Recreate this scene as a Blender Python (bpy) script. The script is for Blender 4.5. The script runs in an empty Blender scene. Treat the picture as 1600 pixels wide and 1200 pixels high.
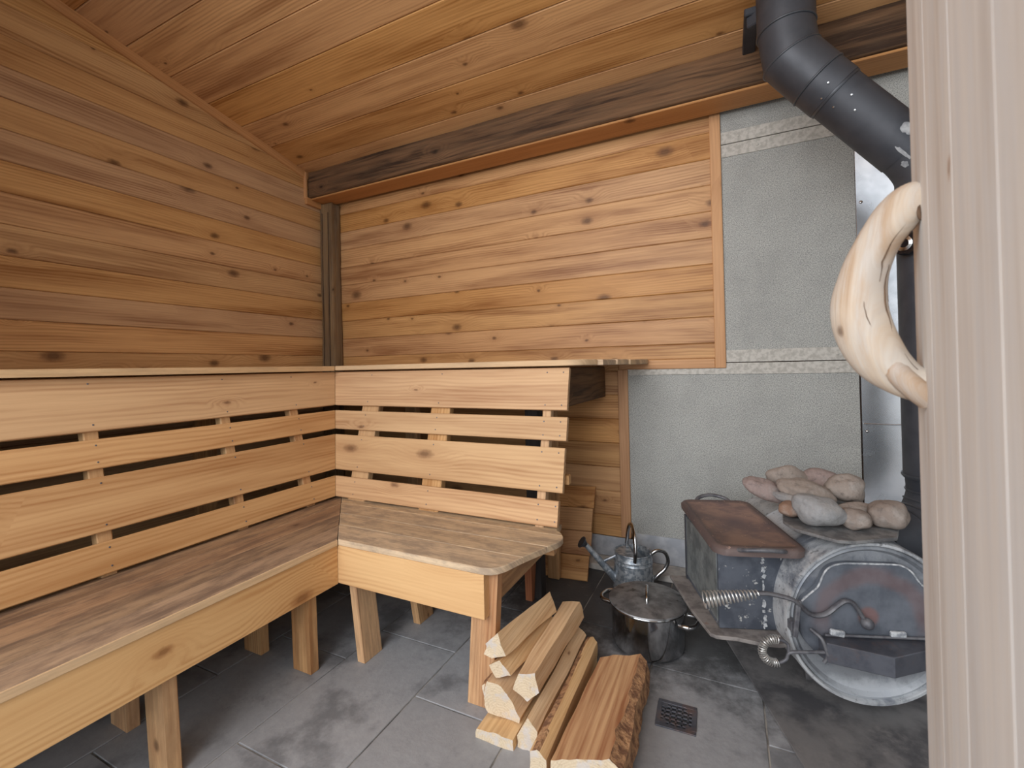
import bpy, bmesh, math, random
from mathutils import Vector, Matrix, noise as mnoise
PI = math.pi
SC = bpy.context.scene
COL = SC.collection
random.seed(7)

# ------------------------------------------------------------------ camera, sky, exposure
CAMP = Vector((2.653, -2.432, 1.064))
yaw, pitch, roll = math.radians(25.665), math.radians(.541), math.radians(-1.224)
fwd = Vector((-math.sin(yaw)*math.cos(pitch), math.cos(yaw)*math.cos(pitch), math.sin(pitch)))
rgt = Vector((math.cos(yaw), math.sin(yaw), 0)); upv = rgt.cross(fwd)
R_ = rgt*math.cos(roll)+upv*math.sin(roll); U_ = -rgt*math.sin(roll)+upv*math.cos(roll)
cd = bpy.data.cameras.new('camera'); cam = bpy.data.objects.new('camera', cd); COL.objects.link(cam)
cam.matrix_world = Matrix(((R_.x, U_.x, -fwd.x, CAMP.x), (R_.y, U_.y, -fwd.y, CAMP.y), (R_.z, U_.z, -fwd.z, CAMP.z), (0, 0, 0, 1)))
cd.sensor_width = 36; cd.sensor_fit = 'HORIZONTAL'; cd.lens = 703.62/1600*36; cd.shift_y = -33.5/1600
cd.clip_start = .02; cd.clip_end = 200
cd.dof.use_dof = True; cd.dof.focus_distance = 1.7; cd.dof.aperture_fstop = 4.0
SC.camera = cam
SC.view_settings.view_transform = 'Standard'; SC.view_settings.look = 'None'
SC.view_settings.gamma = 1.0; SC.view_settings.use_curve_mapping = False
SC.view_settings.exposure = 0.12

w = bpy.data.worlds.new('overcast_sky'); SC.world = w; w.use_nodes = True
bg = w.node_tree.nodes['Background']; bg.inputs[0].default_value = (.90, .95, 1.0, 1); bg.inputs[1].default_value = 1.45

def area(name, loc, target, sx, sy, power, color):
    l = bpy.data.lights.new(name, 'AREA'); l.shape = 'RECTANGLE'; l.size = sx; l.size_y = sy; l.energy = power; l.color = color
    o = bpy.data.objects.new(name, l); COL.objects.link(o); o.location = loc
    o.rotation_euler = (Vector(target)-Vector(loc)).to_track_quat('-Z', 'Y').to_euler()
    return o
area('daylight_from_porch', (1.7, -4.6, 2.1), (2.2, 0, .9), 3.0, 2.2, 120, (.97, .98, 1.0))

# ------------------------------------------------------------------ helpers
MW = {}
def mwof(o): return MW.get(o.name, Matrix.Identity(4))
def link(name, me, parent=None, M=None, mats=()):
    o = bpy.data.objects.new(name, me); COL.objects.link(o)
    if M is None: M = mwof(parent).copy() if parent else Matrix.Identity(4)
    MW[o.name] = M.copy()
    if parent: o.parent = parent; o.matrix_basis = mwof(parent).inverted() @ M
    else: o.matrix_basis = M
    if me is not None and mats and len(me.materials) == 0:
        for m in mats: me.materials.append(m)
    return o
def tag(o, label=None, cat=None, group=None, kind=None):
    if label: o['label'] = label
    if cat: o['category'] = cat
    if group: o['group'] = group
    if kind: o['kind'] = kind
    return o
def thing(name, loc, label, cat, group=None, rotz=0):
    M = Matrix.Translation(loc) @ Matrix.Rotation(rotz, 4, 'Z')
    return tag(link(name, None, None, M), label, cat, group)
def mesh(name, vs, fs, smooth=False, mi=None):
    me = bpy.data.meshes.new(name); me.from_pydata([tuple(v) for v in vs], [], fs)
    bm = bmesh.new(); bm.from_mesh(me); bmesh.ops.recalc_face_normals(bm, faces=bm.faces); bm.to_mesh(me); bm.free()
    if smooth: me.polygons.foreach_set('use_smooth', [True]*len(me.polygons))
    if mi: me.polygons.foreach_set('material_index', mi)
    return me
def autosmooth(me, ang=35):
    bm = bmesh.new(); bm.from_mesh(me)
    for f in bm.faces: f.smooth = True
    for e in bm.edges:
        if len(e.link_faces) == 2 and e.calc_face_angle(0) > math.radians(ang): e.smooth = False
    bm.to_mesh(me); bm.free(); return me

def frame(origin, xd, nd):
    """local X along xd, local Z along nd"""
    x = Vector(xd).normalized(); z = Vector(nd); z = (z-x*z.dot(x)).normalized(); y = z.cross(x)
    o = Vector(origin)
    return Matrix(((x.x, y.x, z.x, o.x), (x.y, y.y, z.y, o.y), (x.z, y.z, z.z, o.z), (0, 0, 0, 1)))

def prism_mesh(L, W, T, ch=.003, e0=0.0, e1=0.0, wig=0, seed=0, nseg=1):
    """board: x 0..L, y -W/2..W/2, z 0..T; front long edges chamfered; ends slanted by e0/e1 per unit y"""
    sec = [(-W/2, 0), (W/2, 0), (W/2, T-ch), (W/2-ch, T), (-W/2+ch, T), (-W/2, T-ch)]
    vs = []; fs = []; n = len(sec); rnd = random.Random(seed)
    for k in range(nseg+1):
        t = k/nseg; dy = dz = 0
        if wig and 0 < k < nseg: dy = rnd.uniform(-wig, wig); dz = rnd.uniform(-wig, wig)*.5
        for (y, z) in sec:
            x = (1-t)*(0+e0*y)+t*(L+e1*y)
            vs.append((x, y+dy, z+(dz if z > 0 else 0)))
    for k in range(nseg):
        for i in range(n):
            j = (i+1) % n; fs.append((k*n+i, k*n+j, (k+1)*n+j, (k+1)*n+i))
    fs.append(tuple(range(n))); fs.append(tuple(range(nseg*n, nseg*n+n)))
    return mesh('board', vs, fs)
def board(name, mat, parent, origin, xd, nd, L, W, T, **k):
    me = prism_mesh(L, W, T, **k); return link(name, me, parent, frame(origin, xd, nd), (mat,))

def box_mesh(sx, sy, sz, bev=.003, center=True):
    bm = bmesh.new(); bmesh.ops.create_cube(bm, size=1)
    for v in bm.verts: v.co = Vector((v.co.x*sx, v.co.y*sy, v.co.z*sz))
    if bev: bmesh.ops.bevel(bm, geom=list(bm.edges), offset=bev, segments=1, affect='EDGES')
    me = bpy.data.meshes.new('box'); bm.to_mesh(me); bm.free(); return me
def box(name, mat, parent, lo, hi, bev=.003, axis='x'):
    """axis-aligned box; local X runs along 'axis' so that grain follows it"""
    lo, hi = Vector(lo), Vector(hi); c = (lo+hi)/2; s = hi-lo
    if axis == 'x': me = box_mesh(s.x, s.y, s.z, bev); M = Matrix.Translation(c)
    elif axis == 'y': me = box_mesh(s.y, s.x, s.z, bev); M = Matrix.Translation(c) @ Matrix.Rotation(PI/2, 4, 'Z')
    else: me = box_mesh(s.z, s.y, s.x, bev); M = Matrix.Translation(c) @ Matrix.Rotation(-PI/2, 4, 'Y')
    return link(name, me, parent, M, (mat,))

def lathe_mesh(prof, n=48, cap=True, smooth=40):
    vs = []; fs = []; idx = []
    for (r, z) in prof:
        if r < 1e-6: idx.append([len(vs)]); vs.append((0, 0, z))
        else:
            idx.append(list(range(len(vs), len(vs)+n)))
            vs += [(r*math.cos(2*PI*i/n), r*math.sin(2*PI*i/n), z) for i in range(n)]
    for a, b in zip(idx[:-1], idx[1:]):
        for i in range(n):
            j = (i+1) % n
            if len(a) == 1 and len(b) == 1: continue
            if len(a) == 1: fs.append((a[0], b[i], b[j]))
            elif len(b) == 1: fs.append((a[i], a[j], b[0]))
            else: fs.append((a[i], a[j], b[j], b[i]))
    return autosmooth(mesh('lathe', vs, fs), smooth)

def spline(pts, k=6, closed=False):
    P = [Vector(p) for p in pts]; out = []
    n = len(P); rng = n if closed else n-1
    for i in range(rng):
        p1, p2 = P[i], P[(i+1) % n]
        p0 = P[i-1] if (i > 0 or closed) else p1+(p1-p2); p3 = P[(i+2) % n] if (i+2 < n or closed) else p2+(p2-p1)
        for j in range(k):
            t = j/k
            out.append(.5*((2*p1)+(-p0+p2)*t+(2*p0-5*p1+4*p2-p3)*t*t+(-p0+3*p1-3*p2+p3)*t*t*t))
    if not closed: out.append(P[-1])
    return out
def tube_mesh(pts, rad, n=10, closed=False, flat=1.0, caps=True, upd=None):
    """pts: Vectors; rad: number or list; flat squashes one section axis"""
    P = [Vector(p) for p in pts]; m = len(P)
    if not isinstance(rad, (list, tuple)): rad = [rad]*m
    vs = []; fs = []; prev = None
    for i, p in enumerate(P):
        t = ((P[(i+1) % m] if (closed or i < m-1) else P[i])-(P[i-1] if (closed or i > 0) else P[i])).normalized()
        if prev is None:
            u = Vector(upd) if upd else (Vector((0, 0, 1)) if abs(t.z) < .9 else Vector((1, 0, 0)))
        else: u = prev
        u = (u-t*u.dot(t)).normalized(); prev = u; v = t.cross(u)
        for k in range(n):
            a = 2*PI*k/n; vs.append(p+(u*math.cos(a)+v*math.sin(a)*flat)*rad[i])
    for i in range(m if closed else m-1):
        for k in range(n):
            a = i*n+k; b = i*n+(k+1) % n; c = ((i+1) % m)*n+(k+1) % n; d = ((i+1) % m)*n+k; fs.append((a, b, c, d))
    if caps and not closed: fs.append(tuple(range(n))); fs.append(tuple(range((m-1)*n, m*n)))
    return autosmooth(mesh('tube', vs, fs), 50)
def poly_mesh(poly, z0, z1, bev=0, holes=None):
    """extruded polygon (x,y) from z0 to z1"""
    n = len(poly); vs = [(x, y, z0) for x, y in poly]+[(x, y, z1) for x, y in poly]
    fs = [tuple(range(n)), tuple(range(n, 2*n))]+[(i, (i+1) % n, n+(i+1) % n, n+i) for i in range(n)]
    me = mesh('plate', vs, fs)
    if bev:
        bm = bmesh.new(); bm.from_mesh(me)
        ed = [e for e in bm.edges if abs(e.verts[0].co.z-e.verts[1].co.z) < 1e-6]
        bmesh.ops.bevel(bm, geom=ed, offset=bev, segments=1, affect='EDGES'); bm.to_mesh(me); bm.free()
    return autosmooth(me, 40)
def joined(parts):
    """join (mesh, Matrix) pairs into one mesh"""
    bm = bmesh.new()
    for me, M in parts:
        n0 = len(bm.verts); bm.from_mesh(me); bm.verts.ensure_lookup_table()
        bmesh.ops.transform(bm, matrix=M, verts=bm.verts[n0:])
    out = bpy.data.meshes.new('joined'); bm.to_mesh(out); bm.free(); return out

# ------------------------------------------------------------------ node helper
class NT:
    def __init__(s, name):
        s.m = bpy.data.materials.new(name); s.m.use_nodes = True; s.t = s.m.node_tree
        s.b = s.t.nodes['Principled BSDF']
    def n(s, typ, ins=None, **props):
        nd = s.t.nodes.new(typ)
        for k, v in props.items(): setattr(nd, k, v)
        if ins:
            for k, v in ins.items():
                if hasattr(v, 'is_output'): s.t.links.new(v, nd.inputs[k])
                else: nd.inputs[k].default_value = v
        return nd
    def math(s, op, a, b=0.0, c=0.0, clamp=False):
        return s.n('ShaderNodeMath', {0: a, 1: b, 2: c}, operation=op, use_clamp=clamp).outputs[0]
    def sep(s, v): return s.n('ShaderNodeSeparateXYZ', {0: v}).outputs
    def comb(s, x, y, z): return s.n('ShaderNodeCombineXYZ', {0: x, 1: y, 2: z}).outputs[0]
    def noise(s, vec, scale=5, detail=3, rough=.5, dist=0):
        return s.n('ShaderNodeTexNoise', {'Vector': vec, 'Scale': scale, 'Detail': detail, 'Roughness': rough, 'Distortion': dist}).outputs[0]
    def ramp(s, f, stops):
        nd = s.n('ShaderNodeValToRGB', {0: f}); e = nd.color_ramp.elements
        while len(e) < len(stops): e.new(.5)
        for i, (p, c) in enumerate(stops): e[i].position = p; e[i].color = (*c, 1) if len(c) == 3 else c
        return nd.outputs[0]
    def step(s, f, a, b):
        return s.n('ShaderNodeMapRange', {0: f, 1: a, 2: b, 3: 0.0, 4: 1.0}, interpolation_type='SMOOTHSTEP').outputs[0]
    def mix(s, f, a, b, mode='MIX'):
        nd = s.n('ShaderNodeMix', data_type='RGBA', blend_type=mode)
        for k, v in ((0, f), (6, a), (7, b)):
            if hasattr(v, 'is_output'): s.t.links.new(v, nd.inputs[k])
            else: nd.inputs[k].default_value = (*v, 1) if isinstance(v, tuple) and len(v) == 3 else v
        return nd.outputs[2]
    def out(s, color=None, rough=None, metal=None, bump=None, bs=.3, bd=.002, spec=None):
        for k, v in (('Base Color', color), ('Roughness', rough), ('Metallic', metal), ('Specular IOR Level', spec)):
            if v is None: continue
            if hasattr(v, 'is_output'): s.t.links.new(v, s.b.inputs[k])
            else: s.b.inputs[k].default_value = (*v, 1) if isinstance(v, tuple) else v
        if bump is not None:
            b = s.n('ShaderNodeBump', {'Strength': bs, 'Distance': bd, 'Height': bump}); s.t.links.new(b.outputs[0], s.b.inputs['Normal'])
        return s.m
def srgb(r, g, b):
    f = lambda c: (c/255/12.92) if c/255 <= .04045 else ((c/255+.055)/1.055)**2.4
    return (f(r), f(g), f(b))

def wood(name, light, dark, knot=(.12, .05, .02), ring_f=70, ring_a=.3, fibre=.2, streak=.5, knots=.22, kx=3.2, ky=5.2, ksize=.10,
         var=.3, hue=.004, rough=.5, bs=.25, weather=None, wamt=0, warp=5.0, halo=2.5, wx=3.5, wv=22):
    t = NT(name); tc = t.n('ShaderNodeTexCoord').outputs['Object']; rnd = t.n('ShaderNodeObjectInfo').outputs['Random']
    x, y, z = t.sep(tc)
    s1 = t.math('MULTIPLY', rnd, 41.7); s2 = t.math('MULTIPLY', t.math('FRACT', t.math('MULTIPLY', rnd, 17.31)), 23.3)
    X = t.math('ADD', x, s1); V = t.math('ADD', t.math('ADD', y, t.math('MULTIPLY', z, .8)), s2)
    kv = t.comb(t.math('MULTIPLY', X, kx), t.math('MULTIPLY', V, ky), 0.0)
    vo = t.n('ShaderNodeTexVoronoi', {'Vector': kv, 'Scale': 1.0, 'Randomness': .9}, voronoi_dimensions='2D')
    d = vo.outputs['Distance']; cr = t.sep(vo.outputs['Color'])
    on = t.math('LESS_THAN', cr[0], knots)
    wob = t.math('MULTIPLY', t.noise(t.comb(t.math('MULTIPLY', X, 60), t.math('MULTIPLY', V, 60), 0.0), 1, 2), .05)
    ks = t.math('MULTIPLY', t.math('ADD', t.math('POWER', cr[1], 2.0), .30), ksize)
    dn = t.math('DIVIDE', t.math('ADD', d, t.math('SUBTRACT', wob, .025)), ks)
    K = t.math('MULTIPLY', t.step(dn, 1.15, .45), on)
    Kc = t.math('MULTIPLY', t.step(dn, .5, .3), on)
    H = t.math('MULTIPLY', t.step(dn, 4.6, .6), on)
    N1 = t.noise(t.comb(t.math('MULTIPLY', X, .9), t.math('MULTIPLY', V, 7), 0.0), 1, 3, .55)
    ph = t.math('ADD', t.math('ADD', t.math('MULTIPLY', V, ring_f), t.math('MULTIPLY', N1, warp)), t.math('MULTIPLY', H, halo))
    ring = t.math('MULTIPLY', t.math('ADD', t.math('SINE', t.math('MULTIPLY', ph, 6.283)), 1), .5)
    amp = t.step(t.noise(t.comb(t.math('MULTIPLY', X, 1.6), t.math('MULTIPLY', V, 14), 7.7), 1, 2), .35, .7)
    ring = t.math('MULTIPLY', t.math('POWER', ring, 1.8), t.math('ADD', .15, t.math('MULTIPLY', amp, .85)))
    fb = t.noise(t.comb(t.math('MULTIPLY', X, 6), t.math('MULTIPLY', V, 230), 0.0), 1, 3, .6)
    md = t.noise(t.comb(t.math('MULTIPLY', X, 1.8), t.math('MULTIPLY', V, 75), 1.3), 1, 3, .6)
    st = t.noise(t.comb(t.math('MULTIPLY', X, 1.0), t.math('MULTIPLY', V, 13), 3.1), 1, 4, .6)
    f = t.math('ADD', t.math('MULTIPLY', ring, ring_a), t.math('MULTIPLY', t.math('SUBTRACT', fb, .35), fibre*1.6))
    f = t.math('ADD', f, t.math('MULTIPLY', t.math('SUBTRACT', md, .4), fibre*1.8))
    f = t.math('ADD', f, t.math('MULTIPLY', t.step(st, .38, .78), streak), clamp=True)
    col = t.mix(f, light, dark)
    if weather:
        wn = t.noise(t.comb(t.math('MULTIPLY', X, wx), t.math('MULTIPLY', V, wv), 9.0), 1, 6, .72)
        col = t.mix(t.math('MULTIPLY', t.step(wn, .4, .62), wamt), col, weather)
    ring2 = t.math('MULTIPLY', t.math('MULTIPLY', H, t.math('SUBTRACT', 1, H)), 4)
    col = t.mix(t.math('MULTIPLY', ring2, .22), col, light)
    col = t.mix(t.math('MULTIPLY', H, .22), col, dark)
    col = t.mix(t.math('MULTIPLY', K, .62), col, knot)
    col = t.mix(t.math('MULTIPLY', Kc, .35), col, (knot[0]*.45, knot[1]*.45, knot[2]*.45))
    hs = t.n('ShaderNodeHueSaturation', {'Hue': t.math('ADD', .5-hue/2, t.math('MULTIPLY', t.math('FRACT', t.math('MULTIPLY', rnd, 7.77)), hue)),
        'Saturation': t.math('ADD', .92, t.math('MULTIPLY', t.math('FRACT', t.math('MULTIPLY', rnd, 3.37)), .16)),
        'Value': t.math('ADD', 1-var/2, t.math('MULTIPLY', t.math('FRACT', t.math('MULTIPLY', rnd, 11.13)), var)), 'Color': col}).outputs[0]
    return t.out(hs, t.math('ADD', rough, t.math('MULTIPLY', fb, .15)), bump=t.math('ADD', fb, t.math('MULTIPLY', K, -.6)), bs=bs, bd=.0015, spec=.3)

M = {}
M['cedar'] = wood('cedar_wall_boards', srgb(208, 160, 108), srgb(146, 98, 58), knot=srgb(92, 58, 34), streak=.85, ring_a=.45, fibre=.28, knots=.5, ksize=.14, rough=.4, var=.16)
M['cedar_left'] = wood('cedar_left_wall_boards', srgb(210, 168, 120), srgb(150, 106, 68), knot=srgb(82, 52, 34), streak=.8, ring_a=.45, fibre=.28, knots=.36, ksize=.13, rough=.5, var=.16)
M['ceil'] = wood('cedar_ceiling_boards', srgb(218, 170, 116), srgb(160, 112, 68), knot=srgb(98, 62, 38), streak=.8, ring_a=.45, fibre=.28, knots=.4, ksize=.13, rough=.45, var=.14)
M['bench'] = wood('pale_bench_wood', srgb(212, 172, 126), srgb(162, 114, 72), knot=srgb(118, 78, 50), streak=.55, knots=.28, kx=2.2, ksize=.09, var=.08, ring_f=60, ring_a=.4, fibre=.22, rough=.55)
M['apron'] = wood('knotty_apron_wood', srgb(220, 180, 132), srgb(176, 124, 80), knot=srgb(146, 98, 64), streak=.3, knots=.5, kx=2.6, ky=5, ksize=.11, var=.06, ring_f=55, ring_a=.45, fibre=.14, rough=.55, halo=3.4)
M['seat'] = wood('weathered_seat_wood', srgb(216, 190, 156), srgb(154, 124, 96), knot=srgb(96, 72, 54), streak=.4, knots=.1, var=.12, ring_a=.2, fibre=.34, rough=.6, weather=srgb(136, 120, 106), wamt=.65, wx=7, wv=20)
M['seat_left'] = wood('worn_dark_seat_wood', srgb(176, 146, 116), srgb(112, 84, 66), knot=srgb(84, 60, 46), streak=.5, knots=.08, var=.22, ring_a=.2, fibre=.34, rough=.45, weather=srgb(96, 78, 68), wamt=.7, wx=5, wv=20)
M['seat_edge'] = wood('seat_nosing_wood', srgb(224, 192, 150), srgb(172, 132, 94), knot=srgb(120, 84, 58), streak=.35, knots=.1, var=.08, fibre=.3, rough=.55, weather=srgb(164, 140, 112), wamt=.4)
M['leg'] = wood('bench_leg_wood', srgb(218, 174, 126), srgb(158, 108, 68), knot=srgb(100, 68, 44), streak=.7, knots=.12, var=.15, fibre=.35, rough=.6, weather=srgb(128, 98, 72), wamt=.4)
M['leg_dark'] = wood('charred_post_wood', srgb(66, 60, 58), srgb(32, 30, 30), knot=srgb(20, 16, 14), streak=.5, knots=.1, fibre=.4, rough=.7)
M['leg_red'] = wood('reddish_post_wood', srgb(176, 116, 82), srgb(120, 70, 48), streak=.5, knots=.1, fibre=.4)
M['beam'] = wood('old_timber_beam', srgb(124, 88, 56), srgb(54, 35, 22), knot=srgb(34, 22, 16), streak=.9, knots=.2, var=.05, fibre=.5, ring_f=34, ring_a=.45, rough=.75, bs=.7, warp=7, weather=srgb(98, 76, 54), wamt=.25)
M['beam_lit'] = wood('beam_underside_lit', srgb(196, 146, 98), srgb(142, 96, 60), knot=srgb(70, 42, 28), streak=.4, knots=.1, var=.05)
M['post'] = wood('grey_corner_post', srgb(150, 124, 92), srgb(82, 62, 44), knot=srgb(44, 32, 24), streak=.8, knots=.15, var=.05, fibre=.5, rough=.8, bs=.6, weather=srgb(118, 104, 86), wamt=.5)
M['trim'] = wood('cedar_trim', srgb(206, 156, 108), srgb(150, 100, 62), knot=srgb(86, 54, 34), streak=.5, knots=.2, var=.12)
M['split'] = wood('split_firewood', srgb(230, 196, 150), srgb(174, 128, 86), knot=srgb(130, 88, 58), streak=.55, knots=.05, var=.14, ring_f=70, ring_a=.25, fibre=.5, rough=.75, bs=.9, weather=srgb(222, 194, 158), wamt=.3)
M['heart'] = wood('heartwood_firewood', srgb(216, 178, 134), srgb(150, 102, 70), knot=srgb(110, 72, 48), streak=1.0, knots=.08, var=.05, ring_f=45, ring_a=.4, fibre=.5, rough=.75, bs=.9, warp=3)
M['driftwood'] = wood('bleached_driftwood', srgb(222, 208, 188), srgb(170, 134, 100), knot=srgb(120, 92, 70), streak=.75, knots=.16, kx=9, ky=12, var=0.02, ring_f=26, ring_a=.2, fibre=.35, rough=.5, bs=.6, warp=3, weather=srgb(200, 198, 194), wamt=.6)
M['door'] = wood('silvered_door_wood', srgb(240, 236, 230), srgb(204, 194, 184), knot=srgb(190, 156, 130), streak=.7, knots=.05, var=.04, ring_f=16, ring_a=.12, fibre=.4, rough=.8, bs=.3, warp=2, weather=srgb(226, 226, 226), wamt=.6)

def endgrain():
    t = NT('log_end_grain'); tc = t.n('ShaderNodeTexCoord').outputs['Object']; rnd = t.n('ShaderNodeObjectInfo').outputs['Random']
    x, y, z = t.sep(tc)
    v = t.comb(0.0, t.math('ADD', y, t.math('MULTIPLY', rnd, 3)), t.math('ADD', z, t.math('MULTIPLY', rnd, 5)))
    r = t.math('SQRT', t.math('ADD', t.math('MULTIPLY', y, y), t.math('MULTIPLY', z, z)))
    n = t.noise(v, 40, 4, .6)
    ring = t.math('SINE', t.math('ADD', t.math('MULTIPLY', r, 900), t.math('MULTIPLY', n, 14)))
    c = t.mix(t.math('MULTIPLY', t.math('ADD', ring, 1), .12), srgb(212, 194, 166), srgb(172, 144, 112))
    c = t.mix(t.math('MULTIPLY', t.step(t.noise(v, 60, 5, .75, 1.5), .55, .66), .55), c, srgb(150, 122, 94))
    c = t.mix(t.step(t.noise(v, 22, 3, .6), .5, .62), c, srgb(200, 190, 180))
    return t.out(c, .8, bump=t.noise(v, 90, 4, .7), bs=.9, bd=.003)
M['end'] = endgrain()
def simple(name, c1, c2, scale=8, lo=.4, hi=.62, rough=.6, metal=0.0, bump=0, bscale=120, c3=None, s3=3, lo3=.55, hi3=.7, rvar=0, coord='Object', detail=5, bd=.002, spec=None):
    t = NT(name); tc = t.n('ShaderNodeTexCoord').outputs[coord]
    c = t.mix(t.step(t.noise(tc, scale, detail, .6), lo, hi), c1, c2)
    if c3: c = t.mix(t.step(t.noise(t.comb(*[t.math('ADD', q, 3.7) for q in t.sep(tc)]), s3, 6, .68), lo3, hi3), c, c3)
    r = rough
    if rvar: r = t.math('ADD', rough, t.math('MULTIPLY', t.noise(tc, scale*2, 4, .6), rvar))
    return t.out(c, r, metal, bump=t.noise(tc, bscale, 4, .6) if bump else None, bs=bump, bd=bd, spec=spec)
M['crackdark'] = simple('dark_wood_crack', srgb(112, 88, 68), srgb(84, 64, 50), 20, rough=.9)
M['bark'] = simple('log_bark', srgb(186, 142, 102), srgb(122, 86, 62), 40, rough=.9, bump=1.0, bscale=90, bd=.006, c3=srgb(190, 150, 110), s3=20)
M['grout'] = simple('floor_grout', srgb(170, 165, 158), srgb(90, 87, 84), 6, rough=.9)
M['concrete'] = simple('pale_concrete', srgb(196, 192, 186), srgb(150, 147, 143), 6, rough=.85, bump=.2)
M['backing'] = simple('dark_wall_backing', srgb(70, 50, 36), srgb(48, 34, 26), 6, rough=.9)
M['flash'] = simple('galvanised_flashing', srgb(200, 203, 208), srgb(172, 176, 184), 9, rough=.45, metal=.35, c3=srgb(206, 206, 206), rvar=.2)
M['galv'] = simple('galvanised_steel', srgb(188, 194, 200), srgb(134, 144, 154), 45, .42, .58, rough=.34, metal=.65, c3=srgb(214, 218, 222), s3=25, lo3=.58, hi3=.66, rvar=.25)
M['steel'] = simple('stainless_steel', srgb(206, 207, 208), srgb(184, 185, 187), 5, rough=.06, metal=1.0, rvar=.1)
M['lid'] = simple('sooty_lid_steel', srgb(150, 151, 153), srgb(112, 112, 114), 14, rough=.34, metal=.7, c3=srgb(80, 79, 79), s3=22, lo3=.55, hi3=.7, rvar=.3)
M['chrome'] = simple('bright_chrome', srgb(206, 206, 206), srgb(180, 180, 182), 5, rough=.18, metal=1.0)
M['spring'] = simple('spring_wire', srgb(216, 214, 210), srgb(172, 170, 166), 30, rough=.35, metal=.7)
M['sheet'] = simple('shiny_metal_sheet', srgb(226, 228, 232), srgb(204, 208, 214), 4, rough=.2, metal=.95, rvar=.12)
M['stovebox'] = simple('stove_side_paint', srgb(98, 103, 113), srgb(74, 79, 89), 9, rough=.42, metal=.3, c3=srgb(196, 196, 194), s3=34, lo3=.62, hi3=.66, rvar=.2)
M['stovegreen'] = simple('stove_side_scuffed', srgb(142, 148, 148), srgb(108, 114, 116), 14, rough=.35, metal=.4, c3=srgb(164, 170, 170), s3=12, rvar=.25)
M['flange'] = simple('stove_flange_iron', srgb(142, 136, 132), srgb(108, 102, 100), 20, rough=.7, metal=.2, c3=srgb(132, 92, 72), s3=14, lo3=.6, hi3=.75)
M['iron'] = simple('latch_iron', srgb(112, 112, 116), srgb(84, 84, 90), 30, rough=.5, metal=.25)
M['pipe'] = simple('matt_black_flue', srgb(70, 72, 78), srgb(58, 61, 68), 6, rough=.42, metal=.25, c3=srgb(74, 77, 82), s3=9, lo3=.55, hi3=.8, rvar=.15)
M['pipeband'] = simple('flue_seam_band', srgb(76, 79, 84), srgb(62, 64, 70), 6, rough=.38, metal=.3)
M['scuff'] = simple('flue_scuff_mark', srgb(172, 174, 176), srgb(132, 134, 138), 30, rough=.8)
M['blackgloss'] = simple('black_enamel_knob', srgb(24, 24, 28), srgb(14, 14, 16), 6, rough=.12)
M['rust'] = None
def rusty():
    t = NT('rusty_griddle_iron'); tc = t.n('ShaderNodeTexCoord').outputs['Object']
    x, y, z = t.sep(tc)
    c = t.mix(t.step(t.noise(tc, 7, 5, .6), .38, .62), srgb(158, 130, 116), srgb(118, 100, 98))
    ex = t.step(t.math('ADD', t.math('ABSOLUTE', x), t.math('MULTIPLY', t.noise(tc, 12, 3), .02)), .105, .128); ey = t.step(t.math('ADD', t.math('ABSOLUTE', y), t.math('MULTIPLY', t.noise(tc, 12, 3), .03)), .222, .25)
    c = t.mix(t.math('MULTIPLY', t.math('MAXIMUM', ex, ey), .8), c, srgb(92, 82, 82))
    c = t.mix(t.step(t.noise(tc, 60, 4, .7), .62, .7), c, srgb(184, 152, 136))
    r = t.math('SQRT', t.math('ADD', t.math('MULTIPLY', x, x), t.math('MULTIPLY', y, y)))
    k = t.step(t.math('ADD', r, t.math('MULTIPLY', t.noise(tc, 9, 3), .12)), .15, .05)
    c = t.mix(t.math('MULTIPLY', k, .75), c, srgb(98, 84, 90))
    return t.out(c, .62, .25, bump=t.noise(tc, 140, 4, .6), bs=.25)
M['rust'] = rusty()
def cement(name, c1, c2):
    t = NT(name); tc = t.n('ShaderNodeTexCoord').outputs['Object']
    x, y, z = t.sep(tc)
    weave = t.noise(t.comb(t.math('MULTIPLY', x, 190), t.math('MULTIPLY', z, 420), 0.0), 1, 2, .6)
    weave2 = t.noise(t.comb(t.math('MULTIPLY', x, 460), t.math('MULTIPLY', z, 170), 5.0), 1, 2, .6)
    w_ = t.math('MULTIPLY', t.math('ADD', weave, weave2), .5)
    big = t.noise(tc, 5, 5, .65)
    c = t.mix(t.step(w_, .40, .60), c1, c2)
    c = t.mix(t.math('MULTIPLY', t.step(big, .4, .7), .25), c, (c2[0]*.85, c2[1]*.85, c2[2]*.86))
    c = t.mix(t.math('MULTIPLY', t.step(t.noise(tc, 130, 2, .5), .68, .76), .5), c, srgb(198, 198, 192))
    return t.out(c, .85, bump=w_, bs=.5, bd=.002)
M['cement'] = cement('grey_cement_board', srgb(190, 190, 184), srgb(132, 133, 131))
M['strip'] = simple('joint_tape_plaster', srgb(196, 192, 184), srgb(172, 168, 160), 50, rough=.9, bump=.6, bscale=160, c3=srgb(158, 153, 144), s3=34, lo3=.6, hi3=.8)
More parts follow.
